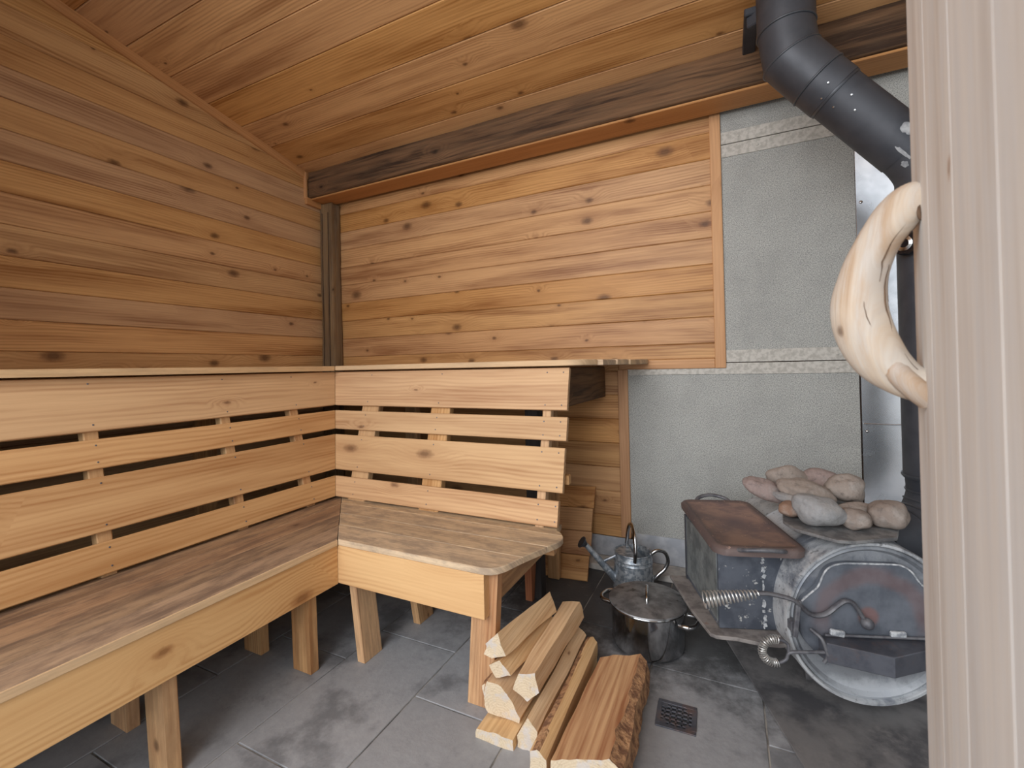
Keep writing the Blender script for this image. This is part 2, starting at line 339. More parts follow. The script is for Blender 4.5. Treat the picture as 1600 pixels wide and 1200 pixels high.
def tilemat():
    t = NT('grey_stone_tile'); tc = t.n('ShaderNodeTexCoord').outputs['Object']; rnd = t.n('ShaderNodeObjectInfo').outputs['Random']
    geo = t.n('ShaderNodeNewGeometry').outputs['Position']
    x, y, z = t.sep(geo)
    c = t.mix(t.noise(geo, 28, 6, .7), srgb(134, 135, 138), srgb(168, 169, 172))
    c = t.mix(t.step(t.noise(geo, 4.2, 6, .65), .48, .66), c, srgb(116, 117, 120))
    c = t.mix(t.math('MULTIPLY', t.step(t.noise(geo, 9, 8, .78, .0), .56, .8), .55), c, srgb(70, 70, 73))
    # ash and charcoal dirt around the stove and the back of the room
    dx = t.math('SUBTRACT', x, 2.35); dy = t.math('ADD', y, .25)
    dd = t.math('SQRT', t.math('ADD', t.math('MULTIPLY', t.math('MULTIPLY', dx, dx), .35), t.math('MULTIPLY', dy, dy)))
    dirt = t.step(t.math('ADD', dd, t.math('MULTIPLY', t.math('SUBTRACT', t.noise(geo, 7, 8, .75, .1), .5), 1.0)), .78, .38)
    c = t.mix(t.math('MULTIPLY', dirt, .85), c, srgb(50, 50, 51))
    c = t.mix(t.math('MULTIPLY', t.step(t.noise(geo, 34, 6, .75, .1), .62, .7), .5), c, srgb(160, 160, 162))
    hs = t.n('ShaderNodeHueSaturation', {'Value': t.math('ADD', .93, t.math('MULTIPLY', rnd, .14)), 'Color': c}).outputs[0]
    return t.out(hs, t.math('ADD', .45, t.math('MULTIPLY', t.noise(geo, 12, 4), .3)), bump=t.noise(geo, 60, 5, .65), bs=.3, bd=.003)
M['tile'] = tilemat()
M['plate'] = simple('sooty_hearth_sheet', srgb(126, 124, 124), srgb(84, 83, 86), 6, rough=.55, metal=.2, c3=srgb(136, 133, 132), s3=9, lo3=.48, hi3=.72, bump=.2, detail=7)
M['ground'] = simple('bounce_concrete', srgb(176, 172, 166), srgb(150, 148, 144), 3, rough=.9)
def stovemat(name, mode):
    t = NT(name); tc = t.n('ShaderNodeTexCoord').outputs['Object']
    x, y, z = t.sep(tc)     # local: x right, z up, -y outward
    c = t.mix(t.step(t.noise(tc, 6, 5, .6), .38, .62), srgb(114, 119, 128), srgb(86, 91, 100))
    r = t.math('SQRT', t.math('ADD', t.math('MULTIPLY', x, x), t.math('MULTIPLY', z, z)))
    if mode == 'door':
        n = t.math('MULTIPLY', t.math('SUBTRACT', t.noise(tc, 9, 4, .6), .5), .05)
        rr = t.math('ADD', r, n)
        band = t.math('MULTIPLY', t.step(rr, .105, .13), t.step(rr, .175, .145))
        up = t.step(t.math('ADD', z, n), -.06, .03)
        c = t.mix(t.math('MULTIPLY', t.math('MULTIPLY', band, up), .38), c, srgb(134, 100, 94))
        r2 = t.math('SQRT', t.math('ADD', t.math('POWER', t.math('ADD', x, .012), 2.0), t.math('POWER', t.math('SUBTRACT', z, .022), 2.0)))
        c = t.mix(t.math('MULTIPLY', t.step(r2, .034, .02), .5), c, srgb(152, 100, 86))
    else:
        low = t.step(t.math('ADD', z, t.math('MULTIPLY', t.math('SUBTRACT', t.noise(tc, 14, 5, .7), .5), .09)), -.15, -.2)
        c = t.mix(t.math('MULTIPLY', low, .85 if mode == 'front' else .2), c, srgb(196, 200, 206))
        sc = t.step(t.noise(tc, 5, 6, .72, .4), .36, .56)
        c = t.mix(t.math('MULTIPLY', sc, .85 if mode == 'body' else .35), c, srgb(200, 202, 204))
        sp = t.step(t.noise(tc, 55, 4, .7), .6, .66)
        c = t.mix(t.math('MULTIPLY', sp, .6 if mode == 'body' else .15), c, srgb(62, 60, 62))
    return t.out(c, t.math('ADD', .38, t.math('MULTIPLY', t.noise(tc, 16, 4), .25)), .3, bump=t.noise(tc, 70, 4), bs=.12)
M['stove_body'] = stovemat('barrel_scaled_steel', 'body'); M['stove_front'] = stovemat('barrel_front_steel', 'front'); M['stove_door'] = stovemat('stove_door_steel', 'door')
M['hood'] = simple('ash_hood_steel', srgb(94, 96, 104), srgb(72, 75, 84), 9, rough=.45, metal=.35, c3=srgb(112, 92, 86), s3=12, lo3=.5, hi3=.7)
M['clip'] = simple('whitened_clip', srgb(190, 192, 194), srgb(130, 134, 140), 60, rough=.7)
M['slab'] = simple('dark_steel_slab', srgb(136, 136, 136), srgb(106, 106, 108), 30, rough=.6, metal=.3, bump=.2)
def stonemat(name, a, b, c3):
    t = NT(name); tc = t.n('ShaderNodeTexCoord').outputs['Object']; 
    c = t.mix(t.noise(tc, 22, 5, .6), a, b)
    c = t.mix(t.math('MULTIPLY', t.step(t.noise(tc, 50, 5, .7), .5, .75), .6), c, c3)
    c = t.mix(t.math('MULTIPLY', t.step(t.noise(tc, 14, 4, .6), .5, .7), .35), c, srgb(196, 190, 184))
    wv = t.n('ShaderNodeTexWave', {'Vector': tc, 'Scale': 26.0, 'Distortion': 6.0, 'Detail': 3.0}).outputs[1]
    c = t.mix(t.math('MULTIPLY', wv, .06), c, c3)
    return t.out(c, .85, bump=t.noise(tc, 45, 7, .7), bs=.9, bd=.006)
M['st_pink'] = stonemat('pinkish_stone', srgb(174, 156, 150), srgb(130, 114, 110), srgb(84, 74, 72))
M['st_tan'] = stonemat('tan_stone', srgb(174, 162, 152), srgb(132, 120, 112), srgb(86, 78, 74))
M['st_grey'] = stonemat('grey_stone', srgb(168, 168, 168), srgb(134, 133, 134), srgb(112, 110, 110))
M['st_brown'] = stonemat('brown_stone', srgb(156, 142, 132), srgb(118, 106, 98), srgb(80, 70, 66))
M['st_orange'] = stonemat('orange_stone', srgb(160, 130, 110), srgb(128, 100, 84), srgb(112, 84, 70))

# ------------------------------------------------------------------ room shell
CZ = lambda y: 2.479+.21*(-y-.276)          # ceiling height above y
FR = -2.75                                   # front limit of the boards
# floor
fl = tag(box('floor', M['grout'], None, (0, -3.3, -.06), (4.1, .0, -.004), 0), kind='structure')
cols = [(-.04, .30, .1), (.305, .65, -.15), (.655, 1.0, -.25), (1.005, 1.35, -1.2), (1.355, 1.705, -1.007), (1.71, 2.055, -1.25), (2.06, 2.38, -.62), (2.385, 2.725, -.785), (2.73, 3.08, -1.0), (3.085, 3.43, -.7), (3.435, 3.78, -1.1), (3.785, 4.1, -.8)]
for (xa, xb, yj) in cols:
    ys = sorted({round(yj+.6*k, 4) for k in range(-5, 4) if -3.0 < yj+.6*k < -.02}) 
    ys = [-3.3]+[q for q in ys if q > -3.25]+[-.0]
    for a, b in zip(ys[:-1], ys[1:]):
        me = box_mesh(xb-xa, b-a-.005, .012, .0015)
        link('floor_tile', me, fl, Matrix.Translation(((xa+xb)/2, (a+b)/2, -.006)), (M['tile'],))
tag(box('bounce_ground', M['ground'], None, (-12, -18, -.2), (16, -3.32, -.02), 0), 'unseen pale concrete ground added outside to bounce light into the room', 'porch')  # unseen ground added outside, kept pale to bounce light into the room

# left wall: x = 0
wl = tag(box('wall_left', M['backing'], None, (-.06, -2.8, -.05), (-.016, .06, 3.2), 0), kind='structure')
zl = [.01+.1303*k for k in range(-1, 25)]; off = 1.172-.1303*9
zs = [off+.1303*k for k in range(-1, 26)]
for za, zb in zip(zs[:-1], zs[1:]):
    if zb <= 0 or za > CZ(FR): continue
    za_ = max(za, .0); W = zb-za_-.0012; zm = (za_+zb)/2
    # board runs from the front (y=FR) to the back; the back end follows the ceiling slope
    yend = lambda z: min(-.0, -(.276+(z-2.479)/.21))
    if zb < CZ(-.02): L = -FR-.0; e1 = 0; L_ = L
    else:
        ym = yend(zm); L_ = ym-FR; e1 = -1/.21
        if za_ < CZ(-.02): L_ = -.02-FR-.0; e1 = 0
        if L_ < .05: continue
        # local y axis is z x x: for x=+Y, n=+X, local y = n cross x = +Z
    if e1 and L_-abs(e1)*W/2 < .02: continue
    link('wall_board', prism_mesh(L_, W, .016, ch=.0035, e1=e1, nseg=1), wl, frame((-.016, FR, zm), (0, 1, 0), (1, 0, 0)), (M['cedar_left'],))

# back wall: y = 0
wb = tag(box('wall_back', M['backing'], None, (-.06, .016, -.05), (4.12, .06, 3.0), 0), kind='structure')
zb0 = 1.161-.1303*9
zs = [zb0+.1303*k for k in range(0, 22)]
for k, (za, zb) in enumerate(zip(zs[:-1], zs[1:])):
    a = max(za, .135)
    if zb < .14 or za > CZ(0): continue
    x1 = 2.121 if zb < 1.09 else 2.594
    if za < 1.084 < zb:      # the board cut by the bottom trim
        box('wall_board', M['cedar'], wb, (.0, 0, a), (2.12, .016, 1.084), .002)
        link('wall_board', prism_mesh(2.594, zb-1.084-.001, .016, ch=.0035), wb, frame((0, .016, (zb+1.084)/2), (1, 0, 0), (0, -1, 0)), (M['cedar'],)); continue
    if za > 2.36 or True:
        pass
    link('wall_board', prism_mesh(x1, min(zb, CZ(0))-a-.0012, .016, ch=.0035), wb, frame((0, .016, (min(zb, CZ(0))+a)/2), (1, 0, 0), (0, -1, 0)), (M['cedar'],))
# cement panels, tape strips, metal sheet on the back wall
def panel(x0, x1, z0, z1): box('cement_panel', M['cement'], wb, (x0, .004, z0), (x1, .016, z1), .0015)
panel(2.14, 3.168, .165, 1.060); panel(2.60, 3.172, 1.064, 2.124); panel(2.60, 3.175, 2.128, 2.56)
panel(3.18, 4.1, 2.0, 2.56)
for z0, z1, x0, x1 in ((1.064, 1.122, 2.644, 3.142), (1.006, 1.060, 2.17, 3.160), (2.128, 2.186, 2.644, 3.18), (2.064, 2.124, 2.644, 3.18)):
    box('joint_strip', M['strip'], wb, (x0, -.0015, z0), (x1, .005, z1), .001)
for x, z in ((3.09, 1.092), (3.09, 1.03), (2.80, 2.095), (3.08, 2.09), (2.72, 2.155)):
    link('screw_head', lathe_mesh([(0, .003), (.006, .002), (.008, 0)], 10), wb, Matrix.Translation((x, -.0015, z)) @ Matrix.Rotation(PI/2, 4, 'X'), (M['strip'],))
ms = box('metal_sheet', M['sheet'], wb, (3.172, -.001, .16), (4.09, .012, 2.06), .001); ms['label'] = 'shiny galvanised metal sheet'
for z in (.99, 1.02, .78): box('metal_crease', M['sheet'], ms, (3.176, -.005, z), (4.08, .001, z+.006), .002)
for z in (.25, .75, 1.25, 1.75): link('screw_head', lathe_mesh([(0, .003), (.005, .002), (.007, 0)], 10), wb, Matrix.Translation((3.19, -.001, z)) @ Matrix.Rotation(PI/2, 4, 'X'), (M['chrome'],))
fh = box('flashing', M['flash'], wb, (1.70, -.003, .03), (2.174, .004, .134), .001); fh['label'] = 'ragged grey metal flashing'
box('flashing', M['flash'], wb, (2.175, -.003, .03), (3.2, .0035, .170), .001)['label'] = 'taller grey metal flashing'
tag(box('baseboard_back', M['concrete'], None, (1.72, -.135, -.002), (4.1, -.004, .032), .006), kind='structure')

# right wall, hidden behind the door, closing the room; added to block light
wr = tag(box('wall_right', M['cement'], None, (4.1, -2.2, -.05), (4.14, .06, 3.0), 0), kind='structure')

wf = tag(box('wall_front', M['backing'], None, (-.06, -2.84, -.05), (1.0, -2.64, 3.2), 0), kind='structure')  # unseen stretch of front wall, added to stop light leaking behind the slats
# trims
t1 = tag(box('trim_1', M['trim'], None, (2.594, -.012, 1.036), (2.643, .014, 2.45), .003, 'z'), kind='structure')
t2 = tag(box('trim_2', M['trim'], None, (2.122, -.010, 1.036), (2.594, .014, 1.084), .003, 'x'), kind='structure')
t3 = tag(box('trim_3', M['trim'], None, (2.116, -.012, .140), (2.168, .014, 1.036), .003, 'z'), kind='structure')
# sloping trim where ceiling meets left wall
xd = Vector((0, -1, .21)).normalized()
tag(board('trim_4', M['trim'], None, (.0, -.19, CZ(-.19)-.024), xd, (1, 0, 0), 2.6, .05, .014), kind='structure')
tag(box('trim_5', M['trim'], None, (.0, -.222, 2.27), (.02, -.205, 2.455), .002, 'z'), kind='structure')
tag(box('trim_6', M['trim'], None, (.0, -.215, 2.235), (.022, -.085, 2.285), .003, 'y'), kind='structure')

# ceiling
cl = tag(link('ceiling', mesh('ceiling', [(-.05, .06, CZ(.06)+.02), (4.14, .06, CZ(.06)+.02), (4.14, -2.9, CZ(-2.9)+.02), (-.05, -2.9, CZ(-2.9)+.02),
    (-.05, .06, CZ(.06)+.06), (4.14, .06, CZ(.06)+.06), (4.14, -2.9, CZ(-2.9)+.06), (-.05, -2.9, CZ(-2.9)+.06)],
    [(0, 1, 2, 3), (4, 5, 6, 7), (0, 1, 5, 4), (1, 2, 6, 5), (2, 3, 7, 6), (3, 0, 4, 7)]), None, None, (M['backing'],)), kind='structure')
sl = math.sqrt(1+.21**2); pitch_y = .1945
ky = -.276+pitch_y
nd = Vector((0, .21, 1)).normalized()*-1
kk = 0
while ky > -2.9:
    ya, yb = ky, ky-pitch_y
    ym = (ya+yb)/2
    o = board('ceiling_board', M['ceil'], cl, (0.0, ym, CZ(ym)+.018), (1, 0, 0), nd, 4.1, pitch_y*sl-.0015, .018, ch=.004)
    ky = yb; kk += 1

# old timber beam + corner post
bmn = thing('timber_beam', (2, -.1, 2.3), 'dark weathered timber beam under the ceiling along the back wall', 'beam')
def rough_beam(L, W, T, seed, amp=.006, nx=60, ns=5):
    vs = []; fs = []; ring = []
    def side(a, b, n): return [(a[0]+(b[0]-a[0])*i/n, a[1]+(b[1]-a[1])*i/n) for i in range(n)]
    c = .006; P = [(-W/2+c, -T/2), (W/2-c, -T/2), (W/2, -T/2+c), (W/2, T/2-c), (W/2-c, T/2), (-W/2+c, T/2), (-W/2, T/2-c), (-W/2, -T/2+c)]
    for i in range(8): ring += side(P[i], P[(i+1) % 8], ns if i % 2 == 0 else 1)
    n = len(ring)
    for k in range(nx+1):
        for (y, z) in ring:
            x = L*k/nx; q = mnoise.noise(Vector((x*1.8+seed, y*24, z*24)))
            q2 = mnoise.noise(Vector((x*9+seed, y*60, z*60)))
            g = 1+amp*(q*1.2-abs(q2)*.9)/(.5*min(W, T))
            vs.append((x, y*g, z*g))
    for k in range(nx):
        for i in range(n): j = (i+1) % n; fs.append((k*n+i, k*n+j, (k+1)*n+j, (k+1)*n+i))
    fs += [tuple(range(n)), tuple(range(nx*n, nx*n+n))]
    return autosmooth(mesh('beam', vs, fs), 60)
link('beam_timber', rough_beam(4.06, .180, .17, 3.3), bmn, frame((.022, -.113, 2.372), (1, 0, 0), (0, -1, 0)), (M['beam'],))
b2 = box('beam_soffit', M['beam_lit'], bmn, (.03, -.183, 2.270), (4.08, -.035, 2.281), .003); b2['label'] = 'underside of the beam with its reddish light put into the colour'  # beam underside; the reddish light on it is put into this board's colour
pst = thing('timber_post', (.14, -.1, 0), 'grey-brown weathered timber post in the back left corner', 'post')
link('post_timber', rough_beam(2.262, .118, .088, 9.1, amp=.005, nx=50), pst, frame((.062, -.046, .004), (0, 0, 1), (0, -1, 0)), (M['post'],))
for x, d in ((.03, .02), (.088, .026)): board('post_split', M['backing'], pst, (x, -.0915, .9), (0, 0, 1), (0, -1, 0), 1.3, .004, .0035, ch=.001)

# ------------------------------------------------------------------ benches
SX, SY = 1.356, -1.231        # inner front edges of the lower seat
DG = SX+SY                    # x + y on the mitre line
G = 'corner sauna benches'
def miterx(y): return DG-y
def miter_board_right(name, mat, par, y0, y1, z, T, x1, r0=0, r1=0, gap=.0015):
    """board along X from the mitre to x1, top at z; optional corner rounding at the end"""
    w_ = abs(y1-y0); ym = (y0+y1)/2
    L = x1-miterx(ym)-gap
    # local x=+X, n=+Z => local y = +Y ; mitre x = DG - y => start slants by -1
    me = prism_mesh(L, w_-.003, T, ch=.0025, e0=-1, e1=0)
    return link(name, me, par, frame((miterx(ym)+gap, ym, z-T), (1, 0, 0), (0, 0, 1)), (mat,))
def miter_board_left(name, mat, par, x0, x1, z, T, yend, gap=.0015):
    w_ = abs(x1-x0); xm = (x0+x1)/2; ys = DG-xm-gap
    # local x = -Y, n=+Z => local y = n x x = Z x (-Y) = +X
    me = prism_mesh(ys-yend, w_-.003, T, ch=.0025, e0=1, e1=0)
    return link(name, me, par, frame((xm, ys, z-T), (0, -1, 0), (0, 0, 1)), (mat,))
def rounded_end(poly_r, y0, y1, x0f, x1, r, which):
    pts = []
YL = -2.62
# --- lower bench, right run
lb = thing('sauna_bench', (1.7, -1.05, 0), 'lower slatted bench along the back wall, shorter run with rounded end', 'bench', G)
ZS = .45; TS = .022
edges = [SY, -1.110, -1.000, -.890, -.775]
ends = [1.985, 2.062, 2.112, 2.120]
def rounded_plank(name, mat, par, y0, y1, z, T, xs, gap=.0015):
    """xs: list of (y,x) end outline from y0 to y1"""
    poly = [(miterx(y0)+gap, y0+.0015)]+[(x, y) for y, x in xs]+[(miterx(y1)+gap, y1-.0015)]
    ox = poly[0][0]; oy = (y0+y1)/2
    me = poly_mesh([(x-ox, y-oy) for x, y in poly], -T, 0, bev=.002)
    return link(name, me, par, Matrix.Translation((ox, oy, z)), (mat,))
rounded_plank('seat_plank', M['seat'], lb, edges[0], edges[1], ZS, TS, [(-1.2295, 1.93), (-1.2285, 1.962), (-1.222, 1.985), (-1.208, 2.003), (-1.185, 2.017), (-1.1115, 2.040)])
rounded_plank('seat_plank', M['seat'], lb, edges[1], edges[2], ZS, TS, [(-1.1085, 2.041), (-1.0015, 2.083)])
rounded_plank('seat_plank', M['seat'], lb, edges[2], edges[3], ZS, TS, [(-.9985, 2.084), (-.955, 2.103), (-.93, 2.108), (-.905, 2.107), (-.8915, 2.102)])
rounded_plank('seat_plank', M['seat'], lb, edges[3], edges[4], ZS, TS, [(-.8885, 2.10), (-.865, 2.086), (-.84, 2.06), (-.7765, 2.055)])
# apron: local x=+X, n=-Y -> local y = n x x = (-Y)x(X)=+Z ; mitred end vertical so no slant
def apron_right(name, mat, par, z0, z1, yf, T, x0, x1, **k):
    return board(name, mat, par, (x0, yf+T, (z0+z1)/2), (1, 0, 0), (0, -1, 0), x1-x0, z1-z0, T, **k)
apron_right('apron', M['apron'], lb, .289, .427, SY+.004, .036, SX-.0035, 1.962, ch=.002)
box('end_apron', M['leg'], lb, (1.915, -1.185, .285), (1.947, -.62, .426), .003, 'y')
box('rear_rail', M['leg'], lb, (1.10, -.80, .33), (2.03, -.765, .427), .003, 'x')
for xx in (1.45, ): box('cross_rail', M['leg'], lb, (xx, -1.19, .34), (xx+.035, -.805, .427), .003, 'y')
def leg(par, top, bot, wide, W, T, mat=None):
    """leaning leg between centre of top and centre of bottom; wide = direction of its wide side"""
    a = Vector(bot); b = Vector(top); L = (b-a).length; n = (b-a).cross(Vector(wide))
    mat = mat or M['leg']
    me = prism_mesh(L, W, T, ch=.003)
    # centre the thickness, slanted foot so that it stands flat
    x = (b-a).normalized(); z = n.normalized(); y = z.cross(x)
    MM = frame(a, x, n)
    vs = me.vertices
    for v in vs:
        v.co.z -= T/2
        wco = MM @ v.co
        if v.co.x < L*.5: dz = -(wco.z-a.z)/x.z; v.co.x += dz
        else: dz = -(wco.z-b.z)/x.z; v.co.x += dz
    return link('leg', me, par, MM, (mat,))
leg(lb, (1.375, -1.155, .427), (1.424, -1.150, .001), (0, 1, 0), .090, .036)
leg(lb, (1.950, -1.175, .427), (1.925, -1.185, .001), (1, 0, 0), .088, .036)
leg(lb, (1.435, -.93, .427), (1.455, -.865, .001), (0, 1, 0), .09, .036)
l_ = leg(lb, (1.842, -.60, .427), (1.812, -.515, .001), (0, 1, 0), .085, .034, M['leg_red']); l_['label'] = 'reddish brown rear leg'
# --- lower bench, left run
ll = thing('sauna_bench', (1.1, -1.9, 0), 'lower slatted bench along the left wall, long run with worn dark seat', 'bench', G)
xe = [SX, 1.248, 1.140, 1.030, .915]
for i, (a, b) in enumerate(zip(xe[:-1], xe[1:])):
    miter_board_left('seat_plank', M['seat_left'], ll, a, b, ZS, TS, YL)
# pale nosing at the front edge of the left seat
x_ = SX+.0005
board('seat_nosing', M['seat_edge'], ll, (SX-.0015, DG-SX-.002, ZS-.0115), (0, -1, 0), (1, 0, 0), -YL+(DG-SX), .021, .004, ch=.001)
def apron_left(name, mat, par, z0, z1, xf, T, y0, y1, **k):
    return board(name, mat, par, (xf-T, y0, (z0+z1)/2), (0, -1, 0), (1, 0, 0), y0-y1, z1-z0, T, **k)
apron_left('apron', M['apron'], ll, .286, .427, SX-.004, .036, SY+.0035, YL, ch=.002)
box('rear_rail', M['leg'], ll, (.925, YL, .33), (.96, -1.06, .427), .003, 'y')
for y in (-1.33, -1.775, -2.45):
    leg(ll, (1.292, y, .427), (1.268, y+.03 if y == -1.33 else y+.03, .001), (1, 0, 0), .088, .036)
leg(ll, (1.045, -1.345, .427), (1.0, -1.30, .001), (1, 0, 0), .095, .036)
leg(ll, (1.03, -1.74, .427), (.972, -1.705, .001), (1, 0, 0), .09, .036)
for y in (-1.5, -2.0): box('cross_rail', M['leg'], ll, (.965, y, .34), (1.315, y+.035, .427), .003, 'x')

# --- upper bench with sloping backrest, right run
ub = thing('upper_bench', (1.6, -.4, 1.05), 'upper bench on the back wall with four-board sloping backrest and stepped plank ends', 'bench', 'upper sauna benches')
ul = thing('upper_bench', (.4, -1.7, 1.05), 'upper bench along the left wall with long four-board sloping backrest', 'bench', 'upper sauna benches')
lean = .25
ypl = lambda z: -.856+(z-.46)*lean       # front plane of the right backrest
D2 = .088                                  # x - |y| of the backrest corner
slats = [(.462, .556, 2.066), (.583, .748, 2.079), (.772, .864, 2.082), (.888, 1.058, 2.078)]
T2 = .02
ndr = Vector((0, -1, lean)).normalized()*1.0
ndr = Vector((0, -1, -(-lean))).normalized()
ndr = Vector((0, -1, lean)).normalized()   # faces -Y and slightly up
ndl = Vector((1, 0, lean)).normalized()
cosl = 1/math.sqrt(1+lean*lean)
for (z0, z1, xe_) in slats:
    zm = (z0+z1)/2; H = (z1-z0)/cosl
    ym = ypl(zm)
    # corner x = D2 - y(z): slants with height along local y (=up the slope)
    up_dy = lean*cosl   # change of world y per unit local y
    x0 = D2-ym
    me = prism_mesh(xe_-x0-.001, H-.002, T2, ch=.0025, e0=-up_dy, e1=0)
    o = link('backrest_slat', me, ub, frame(Vector((x0+.001, ym, zm))-ndr*T2, (1, 0, 0), ndr), (M['bench'],))
    # left: plane x = D2 - y  -> x = D2 + |y|
    xm = D2-ym; yc = ym
    me = prism_mesh(yc-YL-.001, H-.002, T2, ch=.0025, e0=up_dy, e1=0)
    o = link('backrest_slat', me, ul, frame(Vector((xm, yc-.001, zm))-ndl*T2, (0, -1, 0), ndl), (M['bench'],))
# cleats behind the slats
upr = Vector((0, lean, 1)).normalized(); upl = Vector((-lean, 0, 1)).normalized()
Lc = .62/cosl
def cleat_r(x0, x1):
    board('backrest_cleat', M['bench'], ub, Vector(((x0+x1)/2, ypl(.455), .455))-ndr*(T2+.034), upr, ndr, Lc-.03, x1-x0, .033)
for a, b in ((1.0, 1.105), (1.417, 1.52), (1.968, 2.004)): cleat_r(a, b)
def cleat_l(y0, y1):
    board('backrest_cleat', M['bench'], ul, Vector((D2-ypl(.455), (y0+y1)/2, .455))-ndl*(T2+.034), upl, ndl, Lc-.03, y1-y0, .033)
for a, b in ((-1.315, -1.275), (-1.74, -1.70), (-1.0, -.955), (-2.2, -2.16)): cleat_l(a, b)
box('support_post', M['leg_dark'], ub, (1.80, -.535, .002), (1.865, -.475, 1.035), .003, 'z')['label'] = 'charred dark support post'
box('support_post', M['leg'], ub, (1.812, -.32, .002), (1.872, -.285, 1.035), .003, 'z')
box('support_post', M['leg'], ub, (.95, -.34, .002), (1.03, -.30, 1.035), .003, 'z')
box('backrest_rail', M['bench'], ub, (.95, -.765, .60), (2.085, -.735, .637), .003, 'x')
box('backrest_rail', M['bench'], ul, (.84, -2.3, .60), (.87, -.90, .637), .003, 'y')
box('support_rail', M['leg'], ul, (.45, YL, .92), (.485, -.55, 1.04), .003, 'y')
for y in (-1.2, -2.1): box('support_post', M['leg'], ul, (.42, y, .002), (.455, y+.09, 1.035), .003, 'z')
es = box('end_support', M['beam'], ub, (2.015, -.655, .893), (2.05, -.02, 1.055), .003, 'y'); es['label'] = 'dark stained end support board'
# upper seat planks
ZU = 1.087; TU = .024
uy = [-.735, -.60, -.455, -.31, -.165, -.012]
D3 = .088-.735*0   # same diagonal
DU = .088           # x + y on the mitre
for i, (a, b) in enumerate(zip(uy[:-1], uy[1:])):
    ox = DU-a; oy = (a+b)/2; xend = 2.17+.11*(i+.5)/5*1.0
    if i == 0: outl = [(a+.0015, 2.04), (a+.004, 2.09), (a+.02, 2.125), (a+.05, 2.145), (b-.0015, 2.165)]
    elif i == 4: outl = [(a+.0015, 2.255), (b-.03, 2.28), (b-.01, 2.278), (b-.0015, 2.265)]
    else: outl = [(a+.0015, 2.16+.028*(i-.0)), (b-.0015, 2.165+.028*(i+.5))]
    poly = [(DU-a+.001, a+.0015)]+[(x, y) for y, x in outl]+[(DU-b+.001, b-.0015)]
    me = poly_mesh([(x-ox, y-oy) for x, y in poly], -TU, 0, bev=.003)
    link('seat_plank', me, ub, Matrix.Translation((ox, oy, ZU+(.0 if i % 2 else .001))), (M['seat'] if i else M['seat_edge'],))
ux = [.823, .69, .545, .40, .25, .012]
for i, (a, b) in enumerate(zip(ux[:-1], ux[1:])):
    xm = (a+b)/2; ys = DU-xm-.001
    if i == 4: ys = -.2; 
    me = prism_mesh(ys-YL, a-b-.003, TU, ch=.0025, e0=1 if i < 4 else 0)
    link('seat_plank', me, ul, frame((xm, ys, ZU-TU), (0, -1, 0), (0, 0, 1)), (M['seat_edge'],))
# nail heads in slats (joined, too small to pick apart)
def nails(par, pts, n):
    base = lathe_mesh([(0, .0012), (.0022, .001), (.003, 0)], 8)
    q = Vector((0, 0, 1)).rotation_difference(Vector(n)).to_matrix().to_4x4()
    me = joined([(base, Matrix.Translation(p) @ q) for p in pts])
    o = link('nail_heads', me, par, Matrix.Identity(4), (M['iron'],)); o['kind'] = 'stuff'
pr_, pl_ = [], []
for (z0, z1, xe_) in slats:
    for z in (z0+.02, z1-.02):
        for x in (1.05, 1.47, 1.985, 2.055): pr_.append(Vector((x, ypl(z), z))+ndr*.0003)
        for y in (-1.295, -1.72, -.975, -2.18): pl_.append(Vector((D2-ypl(z), y, z))+ndl*.0003)
nails(ub, pr_, ndr); nails(ul, pl_, ndl)

# loose cedar panel leaning on the lower wall
cp = thing('cedar_panel', (1.88, -.3, 0), 'loose panel of four cedar boards leaning on the wall behind the watering can', 'panel')
bot = Vector((1.885, -.29, .0)); top = Vector((1.862, -.035, .40)); uu = (top-bot).normalized(); side = Vector((1, 0, 0)); side = (side-uu*side.dot(uu)).normalized(); nn = uu.cross(side)*1.0
if nn.y > 0: nn = -nn
seg = (top-bot).length/4
for k in range(4):
    c = bot+uu*(seg*(k+.5))
    board('panel_board', M['cedar'], cp, c-side*.12-nn*.012, side, nn, .24+(.004 if k % 2 else 0), seg-.002, .014, ch=.003)

